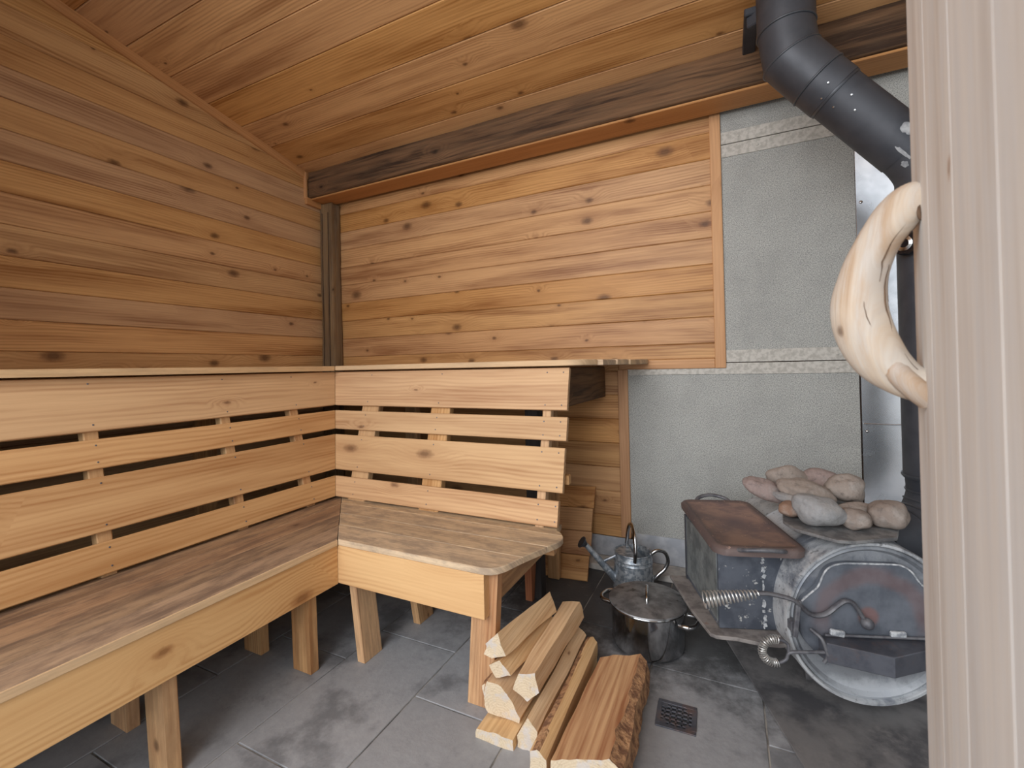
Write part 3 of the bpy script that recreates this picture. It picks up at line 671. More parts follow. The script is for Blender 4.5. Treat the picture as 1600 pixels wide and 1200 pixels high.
# ------------------------------------------------------------------ things on the floor
# firewood
def log(label, near, far, y0, y1, mats, bark=(), seed=0, nseg=14, amp=.004):
    """near/far: polygons (x,z); local X = world Y"""
    n = len(near); cx = sum(p[0] for p in near)/n; cz = min(min(p[1] for p in near), min(p[1] for p in far))
    sub = 4; vs = []; fs = []; mi = []
    N = n*sub
    for k in range(nseg+1):
        t = k/nseg
        for i in range(n):
            for s in range(sub):
                u = s/sub; j = (i+1) % n
                ax = near[i][0]*(1-u)+near[j][0]*u; az = near[i][1]*(1-u)+near[j][1]*u
                bx = far[i][0]*(1-u)+far[j][0]*u; bz = far[i][1]*(1-u)+far[j][1]*u
                X = ax*(1-t)+bx*t; Z = az*(1-t)+bz*t; Y = y0+(y1-y0)*t
                q = mnoise.noise(Vector((X*26+seed, Y*7, Z*26)))*amp; q2 = mnoise.noise(Vector((X*26, Y*7+seed, Z*26+9)))*amp
                if i in bark: q += mnoise.noise(Vector((Y*38+seed, X*30, Z*30)))*amp*1.6
                yy = Y+(mnoise.noise(Vector((X*40+seed, 3, Z*40)))*.006 if k in (0, nseg) else 0)
                vs.append((yy-y0, -(X+q-cx), max(Z+q2, cz)-cz))
    for k in range(nseg):
        for a in range(N):
            b = (a+1) % N; fs.append((k*N+a, k*N+b, (k+1)*N+b, (k+1)*N+a)); mi.append(1 if (a//sub) in bark else 0)
    fs += [tuple(range(N)), tuple(range(nseg*N, nseg*N+N))]; mi += [2, 2]
    me = bpy.data.meshes.new('log'); me.from_pydata(vs, [], fs); 
    bm = bmesh.new(); bm.from_mesh(me); bmesh.ops.recalc_face_normals(bm, faces=bm.faces)
    bmesh.ops.triangulate(bm, faces=[f for f in bm.faces if len(f.verts) > 4]); bm.to_mesh(me); bm.free()
    # material index by normal for the end caps and by strip for bark
    for p in me.polygons:
        if abs(p.normal.x) > .8: p.material_index = 2
        else:
            c = p.center; k = min(range(N), key=lambda a: (vs[(nseg//2)*N+a][1]-c.y)**2+(vs[(nseg//2)*N+a][2]-c.z)**2)
            p.material_index = 1 if (k//sub) in bark else 0
    autosmooth(me, 30)
    for m in mats: me.materials.append(m)
    o = link('firewood_log', me, None, Matrix.Translation((cx, y0, cz)) @ Matrix.Rotation(PI/2, 4, 'Z'))
    return tag(o, label, 'firewood', 'split firewood logs on the floor')
W3 = (M['split'], M['bark'], M['end']); H3 = (M['heart'], M['bark'], M['end'])
def sh(p, dx, dz): return [(a+dx, b+dz) for a, b in p]
nI = [(2.222, .0), (2.222, .062), (2.29, .088), (2.375, .118), (2.405, .100), (2.412, .05), (2.395, .0)]
fI = [(2.238, .0), (2.238, .074), (2.30, .093), (2.368, .114), (2.395, .098), (2.40, .05), (2.39, .0)]
log('widest split log with rough bark on its right edge, nearest the floor drain', nI, fI, -1.36, -.925, H3, bark=(3, 4, 5), seed=5, amp=.006)
nG = [(2.16, .0), (2.166, .066), (2.186, .078), (2.212, .058), (2.208, 0)]
log('narrow split log standing on edge beside the widest log', nG, [(2.160, .0), (2.178, .092), (2.196, .098), (2.212, .084), (2.212, 0)], -1.36, -.865, W3, bark=(1,), seed=11)
nF = [(2.098, .0), (2.098, .030), (2.128, .092), (2.158, .062), (2.154, 0)]
log('triangular split log lying right of the stack with dark bark streak', nF, [(2.102, .0), (2.11, .07), (2.140, .118), (2.170, .092), (2.156, 0)], -1.29, -.855, W3, bark=(), seed=17)
nH = [(1.972, 0), (1.978, .026), (2.05, .034), (2.090, .030), (2.092, 0)]
log('flat bottom log of the stack beside the bench leg', nH, sh(nH, .0, 0), -1.31, -.95, W3, bark=(0,), seed=23)
nD = [(1.992, .036), (1.966, .072), (1.960, .108), (1.984, .130), (2.030, .124), (2.052, .112), (2.064, .082), (2.092, .052), (2.088, .036)]
log('thick log with rough pale cream chopped end near the bench leg', nD, sh(nD, .008, .0), -1.255, -.93, (M['split'], M['bark'], M['end']), bark=(0, 1, 2), seed=29, amp=.007)
nC = [(2.107, .098), (2.062, .122), (2.079, .168), (2.134, .186), (2.144, .135)]
log('large square-topped split log lying diagonally on top of the stack', nC, [(2.112, .120), (2.068, .140), (2.078, .190), (2.146, .204), (2.160, .150)], -1.245, -.845, W3, bark=(), seed=37)
nB = [(2.002, .133), (1.978, .160), (2.016, .186), (2.054, .152)]
log('small triangular log wedged in the stack under the top log', nB, sh(nB, .042, -.004), -1.235, -.93, W3, bark=(0,), seed=41)
nA = [(1.995, .188), (1.962, .196), (1.970, .226), (2.012, .268), (2.036, .204)]
log('topmost log of the stack, beside the bench leg, with pale grey end', nA, sh(nA, .045, -.012), -1.235, -.92, W3, bark=(0, 1), seed=47)

# floor drain
dr = thing('floor_drain', (2.487, -.997, 0), 'small square metal floor drain in the grey tiles by the firewood', 'drain', rotz=.03)
fr = []
def T(x, y, z=0): return Matrix.Translation((x, y, z))
grate = [(box_mesh(.112, .014, .004, .0008), T(0, .05)), (box_mesh(.112, .014, .004, .0008), T(0, -.05)), (box_mesh(.014, .088, .004, .0008), T(.05, 0)), (box_mesh(.014, .088, .004, .0008), T(-.05, 0))]
link('drain_frame', joined(grate), dr, MW[dr.name] @ T(0, 0, .002), (M['hood'],))
bars = []
for i in range(-2, 3): bars.append((box_mesh(.0055, .088, .003, .0005), T(i*.0165, 0)))
for j in range(-2, 3): bars.append((box_mesh(.088, .0055, .003, .0005), T(0, j*.0165)))
bars += [(box_mesh(.018, .018, .0032, .0005), T(sx*.036, sy*.036)) for sx in (-1, 1) for sy in (-1, 1)]
link('drain_grate', joined(bars), dr, MW[dr.name] @ T(0, 0, .002), (M['hood'],))
link('drain_dark_sheet', box_mesh(.09, .09, .0006, 0), dr, MW[dr.name] @ T(0, 0, .0006), (M['blackgloss'],))  # flat black sheet, painted dark for the shade below the grate

# stock pot
pot = thing('stock_pot', (2.352, -.655, 0), 'lidded stainless steel stock pot standing on the floor between firewood and stove', 'pot', rotz=math.radians(-14))
pM = MW[pot.name] @ Matrix.Diagonal((1.1, 1.1, 1.06, 1))
link('pot_body', lathe_mesh([(0, .002), (.108, .002), (.118, .006), (.122, .018), (.123, .140), (.128, .145), (.130, .148), (.128, .151), (.119, .150), (.118, .02), (0, .012)], 72), pot, pM, (M['steel'],))
link('pot_lid', lathe_mesh([(.1175, .1505), (.129, .1505), (.131, .153), (.129, .156), (.112, .158), (.09, .165), (.04, .170), (0, .171)], 72), pot, pM, (M['lid'],))
def arch(p0, p1, h, r, n=14, flat=1.0):
    p0, p1 = Vector(p0), Vector(p1); out = []
    for i in range(n+1):
        t = i/n; a = PI*t; out.append(p0.lerp(p1, .5-.5*math.cos(a))+Vector(h)*math.sin(a)**.6)
    return tube_mesh(out, r, 10, flat=flat)
link('lid_handle', arch((.020, -.048, .166), (-.016, .038, .167), (0, 0, .026), .0055, flat=1.4), pot, pM, (M['chrome'],))
for s in (1, -1):
    link('pot_handle', tube_mesh(spline([(s*.122, -.04, .122), (s*.150, -.040, .124), (s*.166, -.022, .125), (s*.168, 0, .125), (s*.166, .022, .125), (s*.150, .040, .124), (s*.122, .04, .122)], 4), .0078, 10, flat=.8), pot, pM, (M['chrome'],))

# watering can
can = thing('watering_can', (2.222, -.25, 0), 'galvanised watering can with long spout behind the stock pot', 'watering can', rotz=math.radians(24))
cM = MW[can.name] @ Matrix.Diagonal((1, 1, 1.05, 1))
link('can_body', lathe_mesh([(0, .002), (.092, .002), (.096, .006), (.094, .014), (.087, .118), (.090, .122), (.0865, .126), (.086, .134), (.089, .138), (.0855, .142), (.084, .162), (.087, .166), (.085, .169), (.081, .166), (.082, .03), (0, .01)], 56), can, cM, (M['galv'],))
hood_ = [(0.0, 0.0)]
pl = [(.083*math.cos(a), .083*math.sin(a)) for a in [math.radians(112+i*(316/24)) for i in range(25)]]
a1 = math.radians(68); 
pl = [(.083*math.cos(math.radians(t)), .083*math.sin(math.radians(t))) for t in range(95, 266, 9)]
link('can_top', poly_mesh(pl+[(.0, -.07), (-.004, 0), (.0, .07)], .158, .163), can, cM, (M['galv'],))
sp = [Vector((-.075, -.0, .035)), Vector((-.16, -.0, .128)), Vector((-.222, 0, .196))]
link('spout', tube_mesh(sp, [.020, .015, .012], 14), can, cM, (M['galv'],))
d_ = (sp[2]-sp[1]).normalized()
rose = lathe_mesh([(0, .0), (.010, 0), (.022, .018), (.027, .022), (.027, .027), (0, .030)], 28)
link('spout_rose', rose, can, cM @ Matrix.Translation(sp[2]) @ Vector((0, 0, 1)).rotation_difference(Vector((-.75, -.1, .55))).to_matrix().to_4x4(), (M['pipeband'],))
link('spout_brace', tube_mesh([(-.08, 0, .148), (-.15, 0, .118)], .0075, 8), can, cM, (M['galv'],))
link('top_handle', tube_mesh(spline([(-.012, -.084, .150), (-.010, -.092, .20), (-.006, -.065, .262), (0, 0, .282), (-.006, .055, .255), (-.012, .083, .16)], 5), .0085, 10, flat=1.4), can, cM, (M['chrome'],))
link('back_handle', tube_mesh(spline([(.082, 0, .150), (.115, 0, .168), (.150, 0, .158), (.165, 0, .122), (.150, 0, .085), (.115, 0, .055), (.088, 0, .025)], 5), .0088, 12), can, cM, (M['chrome'],))

# ------------------------------------------------------------------ barrel stove
SA = .33; SO = Vector((3.012, -.807, .297)); SR = .237
stv = thing('barrel_stove', (SO.x, SO.y, 0), 'old barrel wood stove of grey steel with side box, standing beside the door', 'stove', rotz=SA)
sM = MW[stv.name] @ Matrix.Translation((0, 0, SO.z))       # local: x = right, y = back, z = up, origin at front disc centre
RX = Matrix.Rotation(PI/2, 4, 'X')                            # lathe axis z -> -y (outward)
def put(name, me, mat, par=stv, MM=None, label=None):
    o = link(name, me, par, sM @ (MM or Matrix.Identity(4)), (mat,))
    if label: o['label'] = label
    return o
# body: profile in (r, out) where out = -y ; bake rotation so object coords stay x,z
def lathe_y(prof, n=72):
    me = lathe_mesh(prof, n); me.transform(RX); return me
put('barrel_body', lathe_y([(0, -.56), (.20, -.565), (.225, -.56), (SR-.002, -.55), (SR-.002, -.36), (SR+.003, -.352), (SR-.002, -.344), (SR-.002, -.135), (SR+.004, -.128), (SR+.005, -.118), (SR+.0, -.110), (SR, -.006), (SR-.003, 0), (SR-.010, 0), (SR-.013, -.004), (SR-.013, -.05), (0, -.052)]), M['stove_body'])
put('front_plate', lathe_y([(.222, -.040), (.2225, -.012), (.214, -.006), (.205, -.018), (.19, -.020), (0, -.020), (0, -.045), (.222, -.045)]), M['stove_front'])
dp = [(-.192, .060), (-.170, .082), (-.148, .102), (-.137, .125), (-.125, .150), (-.105, .166), (-.080, .173), (-.05, .1745), (.05, .1745), (.080, .171), (.105, .155), (.125, .125), (.148, .102), (.172, .080), (.192, .055), (.200, .0), (.190, -.045), (.165, -.080), (.12, -.115), (.05, -.13), (-.05, -.13), (-.12, -.115), (-.165, -.080), (-.19, -.045), (-.200, .0)]
def plate_y(poly, out0, out1, bev=0):
    me = poly_mesh([(x, z) for x, z in poly], out0, out1, bev); me.transform(RX); return me
def spl2(poly, k=4): return [(v.x, v.y) for v in spline([(a, b, 0) for a, b in poly], k, True)]
dor = put('stove_door', plate_y(spl2(dp, 3), -.0205, .0, .003), M['stove_door'])
rim = [(p[0], 0, p[1]) for p in dp[0:15]]
put('door_bead', tube_mesh([Vector((x, -.001, z)) for x, y, z in [(v.x, v.y, v.z) for v in spline(rim, 3)]], .0028, 8), M['clip'], dor, label='pale rope seal bead along the door top')
# latch
bar = [(-.335, -.030, .092), (-.30, -.030, .093), (-.262, -.034, .088), (-.236, -.040, .083), (-.218, -.036, .070), (-.200, -.02, .052), (-.178, -.014, .031), (-.155, -.012, .025), (-.128, -.012, .034), (-.100, -.012, .058), (-.080, -.012, .071), (-.060, -.012, .066), (-.045, -.012, .045), (-.030, -.014, .018)]
lt = put('latch_bar', tube_mesh(spline(bar, 4), .0062, 8, flat=1.4, upd=(0, 0, 1)), M['iron'])
bl = bpy.data.meshes.new('ball'); bm = bmesh.new(); bmesh.ops.create_icosphere(bm, subdivisions=3, radius=.0165); [setattr(f, 'smooth', True) for f in bm.faces]; bm.to_mesh(bl); bm.free()
put('latch_ball', bl, M['iron'], lt, Matrix.Translation((-.027, -.020, .012)))
put('latch_catch', joined([(box_mesh(.013, .010, .105, .002), Matrix.Translation((-.222, -.034, .026)) @ Matrix.Rotation(.12, 4, 'Y')), (box_mesh(.022, .03, .03, .003), Matrix.Translation((-.222, -.008, -.006)))]), M['iron'])
def helix(p0, p1, r0, r1, turns, wire, n=None):
    p0, p1 = Vector(p0), Vector(p1); t = (p1-p0).normalized(); u = t.cross(Vector((0, 0, 1))).normalized(); v = t.cross(u)
    N = int(turns*16); out = []
    for i in range(N+1):
        s = i/N; r = r0+(r1-r0)*s; a = 2*PI*turns*s; out.append(p0.lerp(p1, s)+u*math.cos(a)*r+v*math.sin(a)*r)
    return tube_mesh(out, wire, 6)
put('coil_handle', helix((-.478, -.030, .068), (-.325, -.030, .091), .0235, .010, 15, .0021), M['spring'], lt, label='bright spring coil grip')
# lower latch with ring of spring
N = 600; pts = []
for i in range(N+1):
    s = i/N; A = math.radians(70)+s*math.radians(215); a = 2*PI*22*s
    rad = .034+.0105*math.cos(a); pts.append(Vector((-.283+rad*math.cos(A), -.030+.0105*math.sin(a), -.072+rad*math.sin(A))))
rodp = spline([(-.14, -.03, -.068), (-.20, -.032, -.070), (-.243, -.032, -.074), (-.252, -.03, -.095), (-.275, -.03, -.106), (-.30, -.03, -.102)], 4)
lr = put('damper_rod', tube_mesh(rodp, .0048, 8), M['iron'])
put('damper_loop', tube_mesh(spline([(-.245, -.03, -.074), (-.246, -.03, -.052), (-.262, -.03, -.040), (-.272, -.03, -.040)], 4), .0045, 8), M['iron'], lr)
put('coil_ring', tube_mesh(pts, .0016, 5), M['spring'], lr, label='ring of bright spring coil')
put('damper_hook', tube_mesh(spline([(-.172, -.006, -.018), (-.156, -.03, -.030), (-.146, -.034, -.058), (-.142, -.034, -.080), (-.150, -.03, -.098)], 5), .0052, 8), M['iron'], lr)
# ash hood
hp = [(-.150, .018), (-.146, -.038), (-.004, -.092), (.138, -.038), (.142, .018)]
hd = put('ash_hood', poly_mesh(hp, -.094, -.038, .002), M['hood'])
put('hinge_clip', box_mesh(.040, .012, .018, .003), M['clip'], hd, Matrix.Translation((-.100, -.006, -.026)) @ Matrix.Rotation(.15, 4, 'Y'), 'whitened hinge clip')
put('hinge_clip', box_mesh(.042, .012, .016, .003), M['clip'], hd, Matrix.Translation((.062, -.006, -.022)), 'whitened hinge clip')
put('hinge_rod', tube_mesh([(-.135, -.008, -.032), (.14, -.008, -.030)], .004, 8), M['iron'], hd)
# side box
def quadbox(name, pts, z0, z1, mat, par=stv, bev=.002, label=None):
    return put(name, poly_mesh(pts, z0, z1, bev), mat, par, label=label)
sb = quadbox('side_box', [(-.398, .085), (-.235, .085), (-.170, .115), (-.170, .430), (-.408, .430)], -.078, .172, M['stovebox'])
put('side_panel', poly_mesh([(-.4005, .095), (-.3985, .095), (-.4085, .42), (-.4105, .42)], -.060, .165), M['stovegreen'], sb, label='scuffed greenish side sheet')
rw = random.Random(4)
put('weld_seam', joined([(box_mesh(.003+rw.random()*.008, .004, .004+rw.random()*.010, .001), Matrix.Translation((rw.uniform(-.003, .003), 0, -.11+.0085*q)) @ Matrix.Rotation(rw.uniform(-.5, .5), 4, 'Y')) for q in range(27) if rw.random() > .15]), M['clip'], sb, Matrix.Translation((-.262, .084, .04)), 'crusty white weld seam')
put('corner_angle', box_mesh(.004, .016, .25, .001), M['pipe'], sb, Matrix.Translation((-.411, .425, .047)))
put('bottom_flange', poly_mesh([(-.435, .060), (-.418, .046), (-.36, .040), (-.30, .020), (-.25, .016), (-.19, .03), (-.15, .06), (-.15, .45), (-.47, .45), (-.455, .2)], -.092, -.080, .002), M['flange'], sb)
# supports
for yy in (.18, .45):
    put('cradle_leg', poly_mesh([(-.10, .0), (.10, .0), (.09, .035), (-.09, .035)], -.289, -.19, .002), M['plate'], stv, Matrix.Translation((0, yy-.0, 0)))
# flue outlet elbow + flue pipe
VP = Vector((3.280, -.420)); PR = .084
fp = thing('flue_pipe', (VP.x, VP.y, .5), 'matt black stove pipe rising from the stove and bending up to the ceiling', 'stove pipe')
el = spline([Vector((3.10, -.50, .455)), Vector((3.18, -.47, .46)), Vector((3.255, -.43, .50)), Vector((3.29, -.415, .58)), Vector((3.29, -.415, .66))], 6)
link('base_elbow', tube_mesh(el, PR+.004, 40), fp, Matrix.Identity(4), (M['pipe'],))
def bandp(p, t, r, name='pipe_band', w_=.010, par=fp, mat=None):
    me = lathe_mesh([(r-.004, -w_/2), (r+.004, -w_/2), (r+.005, 0), (r+.004, w_/2), (r-.004, w_/2)], 48)
    return link(name, me, par, Matrix.Translation(p) @ Vector((0, 0, 1)).rotation_difference(Vector(t)).to_matrix().to_4x4(), (mat or M['pipeband'],))
for i in (8, 12, 16, 20): bandp(el[i], (el[i+1]-el[i-1]), PR+.003, w_=.006)
def cyl(name, a, b, r, par, mat, n=48):
    a, b = Vector(a), Vector(b); me = lathe_mesh([(0, 0), (r, 0), (r, (b-a).length), (0, (b-a).length)], n)
    return link(name, me, par, Matrix.Translation(a) @ Vector((0, 0, 1)).rotation_difference(b-a).to_matrix().to_4x4(), (mat,))
cyl('vertical_section', (VP.x, VP.y, .65), (VP.x, VP.y, 1.70), PR, fp, M['pipe'])
bandp((VP.x, VP.y, .66), (0, 0, 1), PR)
# upper angled run
lowc = Vector((VP.x, VP.y, 1.725)); upc = Vector((2.895, -.500, 2.155)); RA = .0865
dirA = (upc-lowc).normalized()
e1_ = spline([Vector((VP.x, VP.y, 1.62)), lowc-Vector((0, 0, .03)), lowc+dirA*.05, lowc+dirA*.12], 5)
link('lower_elbow', tube_mesh(e1_, RA, 48), fp, Matrix.Identity(4), (M['pipe'],))
ang = cyl('angled_section', lowc+dirA*.08, lowc+dirA*.40, RA+.001, fp, M['pipe'])
bandp(lowc+dirA*.395, dirA, RA)
# upper elbow gores: tilted segments from the angle to vertical
g0 = lowc+dirA*.40
ce = [g0, g0+dirA*.075, upc+Vector((-.008, .006, .02)), Vector((2.872, -.498, 2.28)), Vector((2.872, -.498, 2.56))]
def gore(p, q, t0, t1, r, name):
    """cylinder piece between planes with normals t0,t1"""
    ax = (q-p).normalized(); u = ax.cross(Vector((0, 1, 0))).normalized(); v = ax.cross(u); n = 48; vs = []
    for (c, tt) in ((p, t0), (q, t1)):
        for i in range(n):
            d = (u*math.cos(2*PI*i/n)+v*math.sin(2*PI*i/n))*r; s = -(d.dot(tt))/(ax.dot(tt)); vs.append(c+d+ax*s)
    fs = [(i, (i+1) % n, n+(i+1) % n, n+i) for i in range(n)]+[tuple(range(n)), tuple(range(n, 2*n))]
    return link(name, autosmooth(mesh('gore', vs, fs), 40), fp, Matrix.Identity(4), (M['pipe'],))
dirs = [(ce[i+1]-ce[i]).normalized() for i in range(4)]
cuts = [dirA]+[(dirs[i]+dirs[i+1]).normalized() for i in range(3)]+[Vector((0, 0, 1))]
RG = RA+.006
for i in range(4):
    gore(ce[i], ce[i+1], cuts[i], cuts[i+1], RG+.002*(i % 2), 'elbow_gore' if i < 3 else 'ceiling_section')
def ringcut(c, ax1, tt, r, w_=.004):
    ax = ax1.normalized(); u = ax.cross(Vector((0, 1, 0))).normalized(); v = ax.cross(u); P = []
    for i in range(64):
        d = (u*math.cos(2*PI*i/64)+v*math.sin(2*PI*i/64))*r; s = -(d.dot(tt))/(ax.dot(tt)); P.append(c+d+ax*s)
    link('elbow_seam', tube_mesh(P, w_, 8, closed=True), fp, Matrix.Identity(4), (M['pipeband'],))
for i in (1, 2, 3): ringcut(ce[i], dirs[i], cuts[i], RG+.001)
# screws, scuff patch and knob
def on_pipe(c, ax, toward, r):
    d = (Vector(toward)-c); d = (d-ax*d.dot(ax)).normalized(); return c+d*r, d
for k, (s, off_) in enumerate(((.30, .0), (.345, .02), (.36, -.03), (.43, .01), (.41, -.03))):
    p, d = on_pipe(lowc+dirA*s, dirA, CAMP+Vector((off_*20, 0, off_*25)), RA+(.002 if s < .4 else .008))
    link('pipe_screw', lathe_mesh([(0, .003), (.003, .0025), (.004, 0)], 8), fp, Matrix.Translation(p) @ Vector((0, 0, 1)).rotation_difference(d).to_matrix().to_4x4(), (M['chrome'],))
def patch(s0, a0, ds, da, seed, name='scuff_patch'):
    ax = dirA; d0 = (CAMP-lowc); d0 = (d0-ax*d0.dot(ax)).normalized(); d1 = ax.cross(d0); vs = []; fs = []; n = 22
    ctr = lowc+ax*s0; vs.append(ctr+(d0*math.cos(a0)+d1*math.sin(a0))*(RA+.0018))
    for i in range(n):
        a = 2*PI*i/n; q = 1+.45*mnoise.noise(Vector((math.cos(a)*2+seed, math.sin(a)*2, seed)))
        ss = s0+ds*math.cos(a)*q; aa = a0+da*math.sin(a)*q
        vs.append(lowc+ax*ss+(d0*math.cos(aa)+d1*math.sin(aa))*(RA+.0018))
    fs = [(0, 1+i, 1+(i+1) % n) for i in range(n)]
    link(name, mesh('patch', vs, fs), fp, Matrix.Identity(4), (M['scuff'],))
patch(.135, .55, .022, .2, 1.3)
patch(.085, -.1, .03, .06, 4.4)
patch(.055, -.35, .012, .10, 7.4)
kp, kd = on_pipe(Vector((VP.x, VP.y, 1.45)), Vector((0, 0, 1)), (2.0, -1.6, 1.45), PR)
kM = Matrix.Translation(kp) @ Vector((0, 0, 1)).rotation_difference(kd).to_matrix().to_4x4()
kn = link('damper_knob', lathe_mesh([(0, 0), (.014, 0), (.014, .006), (.036, .010), (.040, .018), (.038, .028), (.030, .032), (.012, .030), (0, .030)], 36), fp, kM, (M['blackgloss'],))
link('knob_coil', tube_mesh([Vector((.024*math.cos(a*.35)*(1-.004*a), .024*math.sin(a*.35)*(1-.004*a), .033)) for a in range(0, 90)], .0028, 6), kn, kM, (M['chrome'],))
# strap bracket holding the flue to the beam
brk = joined([(box_mesh(.11, .022, .05, .004), Matrix.Translation((2.80, -.45, 2.40)) @ Matrix.Rotation(-.5, 4, 'Z')), (box_mesh(.05, .26, .03, .004), Matrix.Translation((2.765, -.32, 2.43)))])
link('pipe_bracket', brk, fp, Matrix.Identity(4), (M['pipe'],))

# hearth sheet under the stove
hM = Matrix.Translation((SO.x, SO.y, 0)) @ Matrix.Rotation(SA, 4, 'Z')
hs_ = link('hearth_sheet', poly_mesh([(-.268, -.42), (.62, -.42), (.62, .52), (-.282, .52)], .001, .008, .001), None, hM, (M['plate'],))
tag(hs_, 'sooty dark steel hearth sheet on the floor under the stove', 'hearth plate')

# griddle on the side box
gd = thing('griddle', tuple((sM @ Vector((-.285, .265, .205)))), 'rusty cast iron griddle plate lying on the side box of the stove', 'griddle', rotz=SA-.03)
gM = MW[gd.name]
def rrect(w_, h_, r, n=8):
    out = []
    for cx, cy, a0 in ((w_/2-r, h_/2-r, 0), (-w_/2+r, h_/2-r, 90), (-w_/2+r, -h_/2+r, 180), (w_/2-r, -h_/2+r, 270)):
        for i in range(n+1): a = math.radians(a0+90*i/n); out.append((cx+r*math.cos(a), cy+r*math.sin(a)))
    return out
def loft(rings, zs_, cap=True):
    n = len(rings[0]); vs = [(x, y, z) for rr, z in zip(rings, zs_) for x, y in rr]; fs = []
    for k in range(len(rings)-1):
        for i in range(n): j = (i+1) % n; fs.append((k*n+i, k*n+j, (k+1)*n+j, (k+1)*n+i))
    fs += [tuple(range(n)), tuple(range((len(rings)-1)*n, len(rings)*n))]
    return autosmooth(mesh('loft', vs, fs), 50)
gw, gh = .262, .50
link('griddle_plate', loft([rrect(gw-.02, gh-.02, .035), rrect(gw+.004, gh+.004, .045), rrect(gw+.006, gh+.006, .045), rrect(gw-.01, gh-.01, .04), rrect(gw-.03, gh-.03, .032), rrect(gw-.036, gh-.036, .03)], [-.030, -.026, -.008, .0, .0, -.003]), gd, gM, (M['rust'],))
for s in (1, -1):
    link('griddle_handle', tube_mesh(spline([(-.065, s*(gh/2-.004), -.008), (-.048, s*(gh/2+.022), .002), (0, s*(gh/2+.036), .009), (.048, s*(gh/2+.022), .002), (.065, s*(gh/2-.004), -.008)], 5), .0065, 10, flat=1.3), gd, gM, (M['iron'],))
# slab and stones
slb = link('steel_slab', poly_mesh([(-.150, .20), (-.180, .13), (-.178, .06), (-.105, -.030), (-.06, -.034), (.072, .002), (.105, .045), (.165, .13), (.20, .30), (.12, .40), (-.02, .40), (-.10, .30)], .0, .010, .002), None, sM @ Matrix.Translation((0, 0, .2415)), (M['slab'],))
tag(slb, 'dark steel slab on top of the stove carrying the stones', 'metal slab')
SZ = SO.z+.2525
def stone(px, py, rx, ry, rz, rot, tilt, seed, mat, label, lift=0.0, name='stone'):
    bm = bmesh.new(); bmesh.ops.create_icosphere(bm, subdivisions=4, radius=1)
    for v in bm.verts:
        p = v.co.copy(); q = mnoise.noise(p*.9+Vector((seed, 0, 0)))*.26+mnoise.noise(p*1.7+Vector((0, seed, 0)))*.13+mnoise.noise(p*5+Vector((0, 0, seed)))*.02
        p = p*(1+q); v.co = Vector((p.x*rx, p.y*ry, p.z*rz))
    for f in bm.faces: f.smooth = True
    R = Matrix.Rotation(rot, 4, 'Z') @ Matrix.Rotation(tilt, 4, 'Y')
    bmesh.ops.transform(bm, matrix=R, verts=bm.verts)
    zmin = min(v.co.z for v in bm.verts)
    me = bpy.data.meshes.new('stone'); bm.to_mesh(me); bm.free()
    o = link(name, me, None, Matrix.Translation((px, py, SZ-zmin-.001+lift)), (mat,))
    return tag(o, label, 'stone', 'sauna stones on the stove')
stone(2.775, -.555, .086, .046, .038, .25, .42, 1.1, M['st_pink'], 'pinkish rough stone at the left end of the pile, beside the griddle')
stone(2.893, -.755, .068, .056, .046, .3, .18, 2.7, M['st_grey'], 'smooth round grey stone at the front middle of the pile')
stone(3.005, -.540, .064, .050, .046, .3, -.1, 3.9, M['st_tan'], 'tan egg-shaped stone raised at the right of the pile, above the flat ones', lift=.030)
stone(3.082, -.695, .055, .046, .040, .15, .08, 5.2, M['st_brown'], 'smooth brown stone standing alone at the far right end')
stone(2.990, -.745, .040, .038, .032, .4, 0, 6.4, M['st_brown'], 'small blocky brown stone just right of the round grey stone')
stone(3.022, -.630, .072, .040, .026, .3, .0, 7.7, M['st_tan'], 'flat tan stone between the small blocky one and the lone one')
stone(2.882, -.590, .085, .062, .038, -.3, .25, 8.3, M['st_tan'], 'largest tan stone in the middle, leaning on top of the others', lift=.020)
stone(2.822, -.625, .018, .062, .016, .75, .0, 9.6, M['st_grey'], 'thin slanted grey stone between the pinkish and the largest tan stone', lift=.028)
stone(2.828, -.700, .038, .034, .026, .2, 0, 10.4, M['st_orange'], 'small orange stone peeping out left of the round grey stone')
stone(2.850, -.465, .080, .045, .050, .5, .25, 11.8, M['st_tan'], 'pale tan stone at the back left of the pile', lift=.012)
stone(2.950, -.445, .078, .048, .050, -.2, -.1, 12.9, M['st_pink'], 'rosy stone at the back middle of the pile', lift=.012)

# ------------------------------------------------------------------ door, open beside the camera
P1 = Vector((2.9345, -1.468, 0)); ddir = Vector((.19058, .98167, 0)); dn = Vector((-.98167, .19058, 0))
door = tag(link('door_1', None, None, Matrix.Translation(P1)), kind='structure')
DL = .86; DT = .045; nb = 5; wpl = DL/nb
for k in range(nb):
    c = P1-ddir*(wpl*(k+.5))
    # local x = up, n = dn
    board('door_plank', M['door'], door, Vector((c.x, c.y, .02))-dn*DT, (0, 0, 1), dn, 2.75, wpl-.0008, DT, ch=.0012)
for z in (.35, 1.75): board('door_batten', M['door'], door, P1-ddir*(.03)+Vector((0, 0, z))-dn*(DT+.03), -ddir, -dn, DL-.06, .12, .03)
H0 = Vector((2.9185, -1.554, 0))
hp_ = [(-.006, 1.312, .022), (.008, 1.303, .028), (.026, 1.284, .030), (.051, 1.247, .029), (.069, 1.203, .032), (.076, 1.153, .037), (.070, 1.106, .0385), (.052, 1.064, .035), (.028, 1.036, .029), (.008, 1.022, .025), (-.004, 1.014, .021)]
cpts = spline([(a, b, c) for a, b, c in hp_], 6)
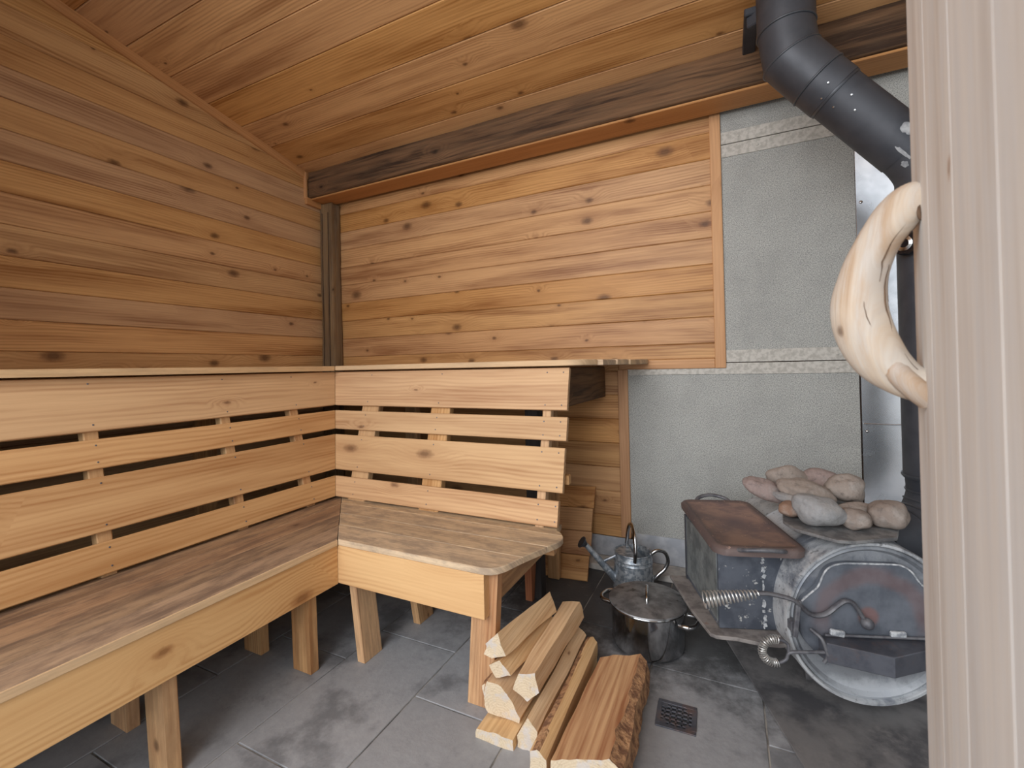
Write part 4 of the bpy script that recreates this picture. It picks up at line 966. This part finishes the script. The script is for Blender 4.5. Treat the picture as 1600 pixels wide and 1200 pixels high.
# driftwood: local X along the vertical so that the grain follows the curve roughly
vs = []; fs = []; n = 28; m = len(cpts)
tot = 0
for i, c in enumerate(cpts):
    p = Vector((c.x, 0, c.y)); a = cpts[max(i-1, 0)]; b = cpts[min(i+1, m-1)]
    t = Vector((b.x-a.x, 0, b.y-a.y)).normalized(); u = Vector((0, 1, 0)); v = t.cross(u)
    for k in range(n):
        an = 2*PI*k/n; r = c.z*(1+.10*mnoise.noise(Vector((math.cos(an)*1.2, math.sin(an)*1.2, i*.06)))+.05*mnoise.noise(Vector((math.cos(an)*4, math.sin(an)*4, i*.12)))-.03*abs(mnoise.noise(Vector((math.cos(an)*9, math.sin(an)*9, i*.05)))))
        q = p+u*math.cos(an)*r*.85+v*math.sin(an)*r
        vs.append((q.z-1.16, q.y, q.x))   # local: x up, y along door, z out
for i in range(m-1):
    for k in range(n): fs.append((i*n+k, i*n+(k+1) % n, (i+1)*n+(k+1) % n, (i+1)*n+k))
fs += [tuple(range(n)), tuple(range((m-1)*n, m*n))]
hme = mesh('driftwood', vs, fs); autosmooth(hme, 60)
hM_ = frame(H0+Vector((0, 0, 1.16)), (0, 0, 1), dn)
# frame(): y = z x x = dn x up
hnd = link('door_handle', hme, door, hM_, (M['driftwood'],)); hnd['label'] = 'curved bleached driftwood door handle'
# dark knot hollow near the top and weathering cracks, sunk pieces of the handle
def hpoint(i, an, k=1.0):
    c = cpts[i]; a = cpts[max(i-1, 0)]; b = cpts[min(i+1, m-1)]; t = Vector((b.x-a.x, 0, b.y-a.y)).normalized(); u = Vector((0, 1, 0)); v = t.cross(u)
    p = Vector((c.x, 0, c.y))+u*math.cos(an)*c.z*.85*k+v*math.sin(an)*c.z*k
    return Vector((p.z-1.16, p.y, p.x))

br = spline([Vector((1.075-1.16, -.012, .040)), Vector((1.045-1.16, -.016, .034)), Vector((1.020-1.16, -.014, .014)), Vector((1.002-1.16, -.006, -.004))], 5)
link('handle_branch', tube_mesh(br, [.006+.011*min(1, i/5) for i in range(len(br))], 14), hnd, hM_, (M['driftwood'],))
def crack(i0, i1, an0, an1, wd, nm='wood_crack'):
    P = [hpoint(int(i0+(i1-i0)*t/16), an0+(an1-an0)*t/16+.12*mnoise.noise(Vector((t*.5, an0*3, 0))), .985) for t in range(17)]
    R = [wd*math.sin(PI*min(max(t/16, .04), .96))+.0002 for t in range(17)]
    link(nm, tube_mesh(P, R, 6), hnd, hM_, (M['crackdark'],))
m = len(cpts)
for a_ in ((6, 26, 3.6, 3.9, .0011), (22, 50, 4.3, 4.0, .0012), (30, 46, 3.3, 3.5, .0009), (14, 30, 5.0, 4.7, .0009), (38, 54, 5.1, 4.8, .0012), (8, 20, 4.4, 4.6, .0008), (40, 56, 3.0, 3.4, .0010)):
    crack(*a_)
kh = [hpoint(9, 3.95+.30*math.cos(a)*.6, 1.0)+Vector((.010*math.sin(a), 0, 0)) for a in [2*PI*i/20 for i in range(20)]]
link('knot_hollow', tube_mesh(kh, .0028, 8, closed=True), hnd, hM_, (M['crackdark'],))
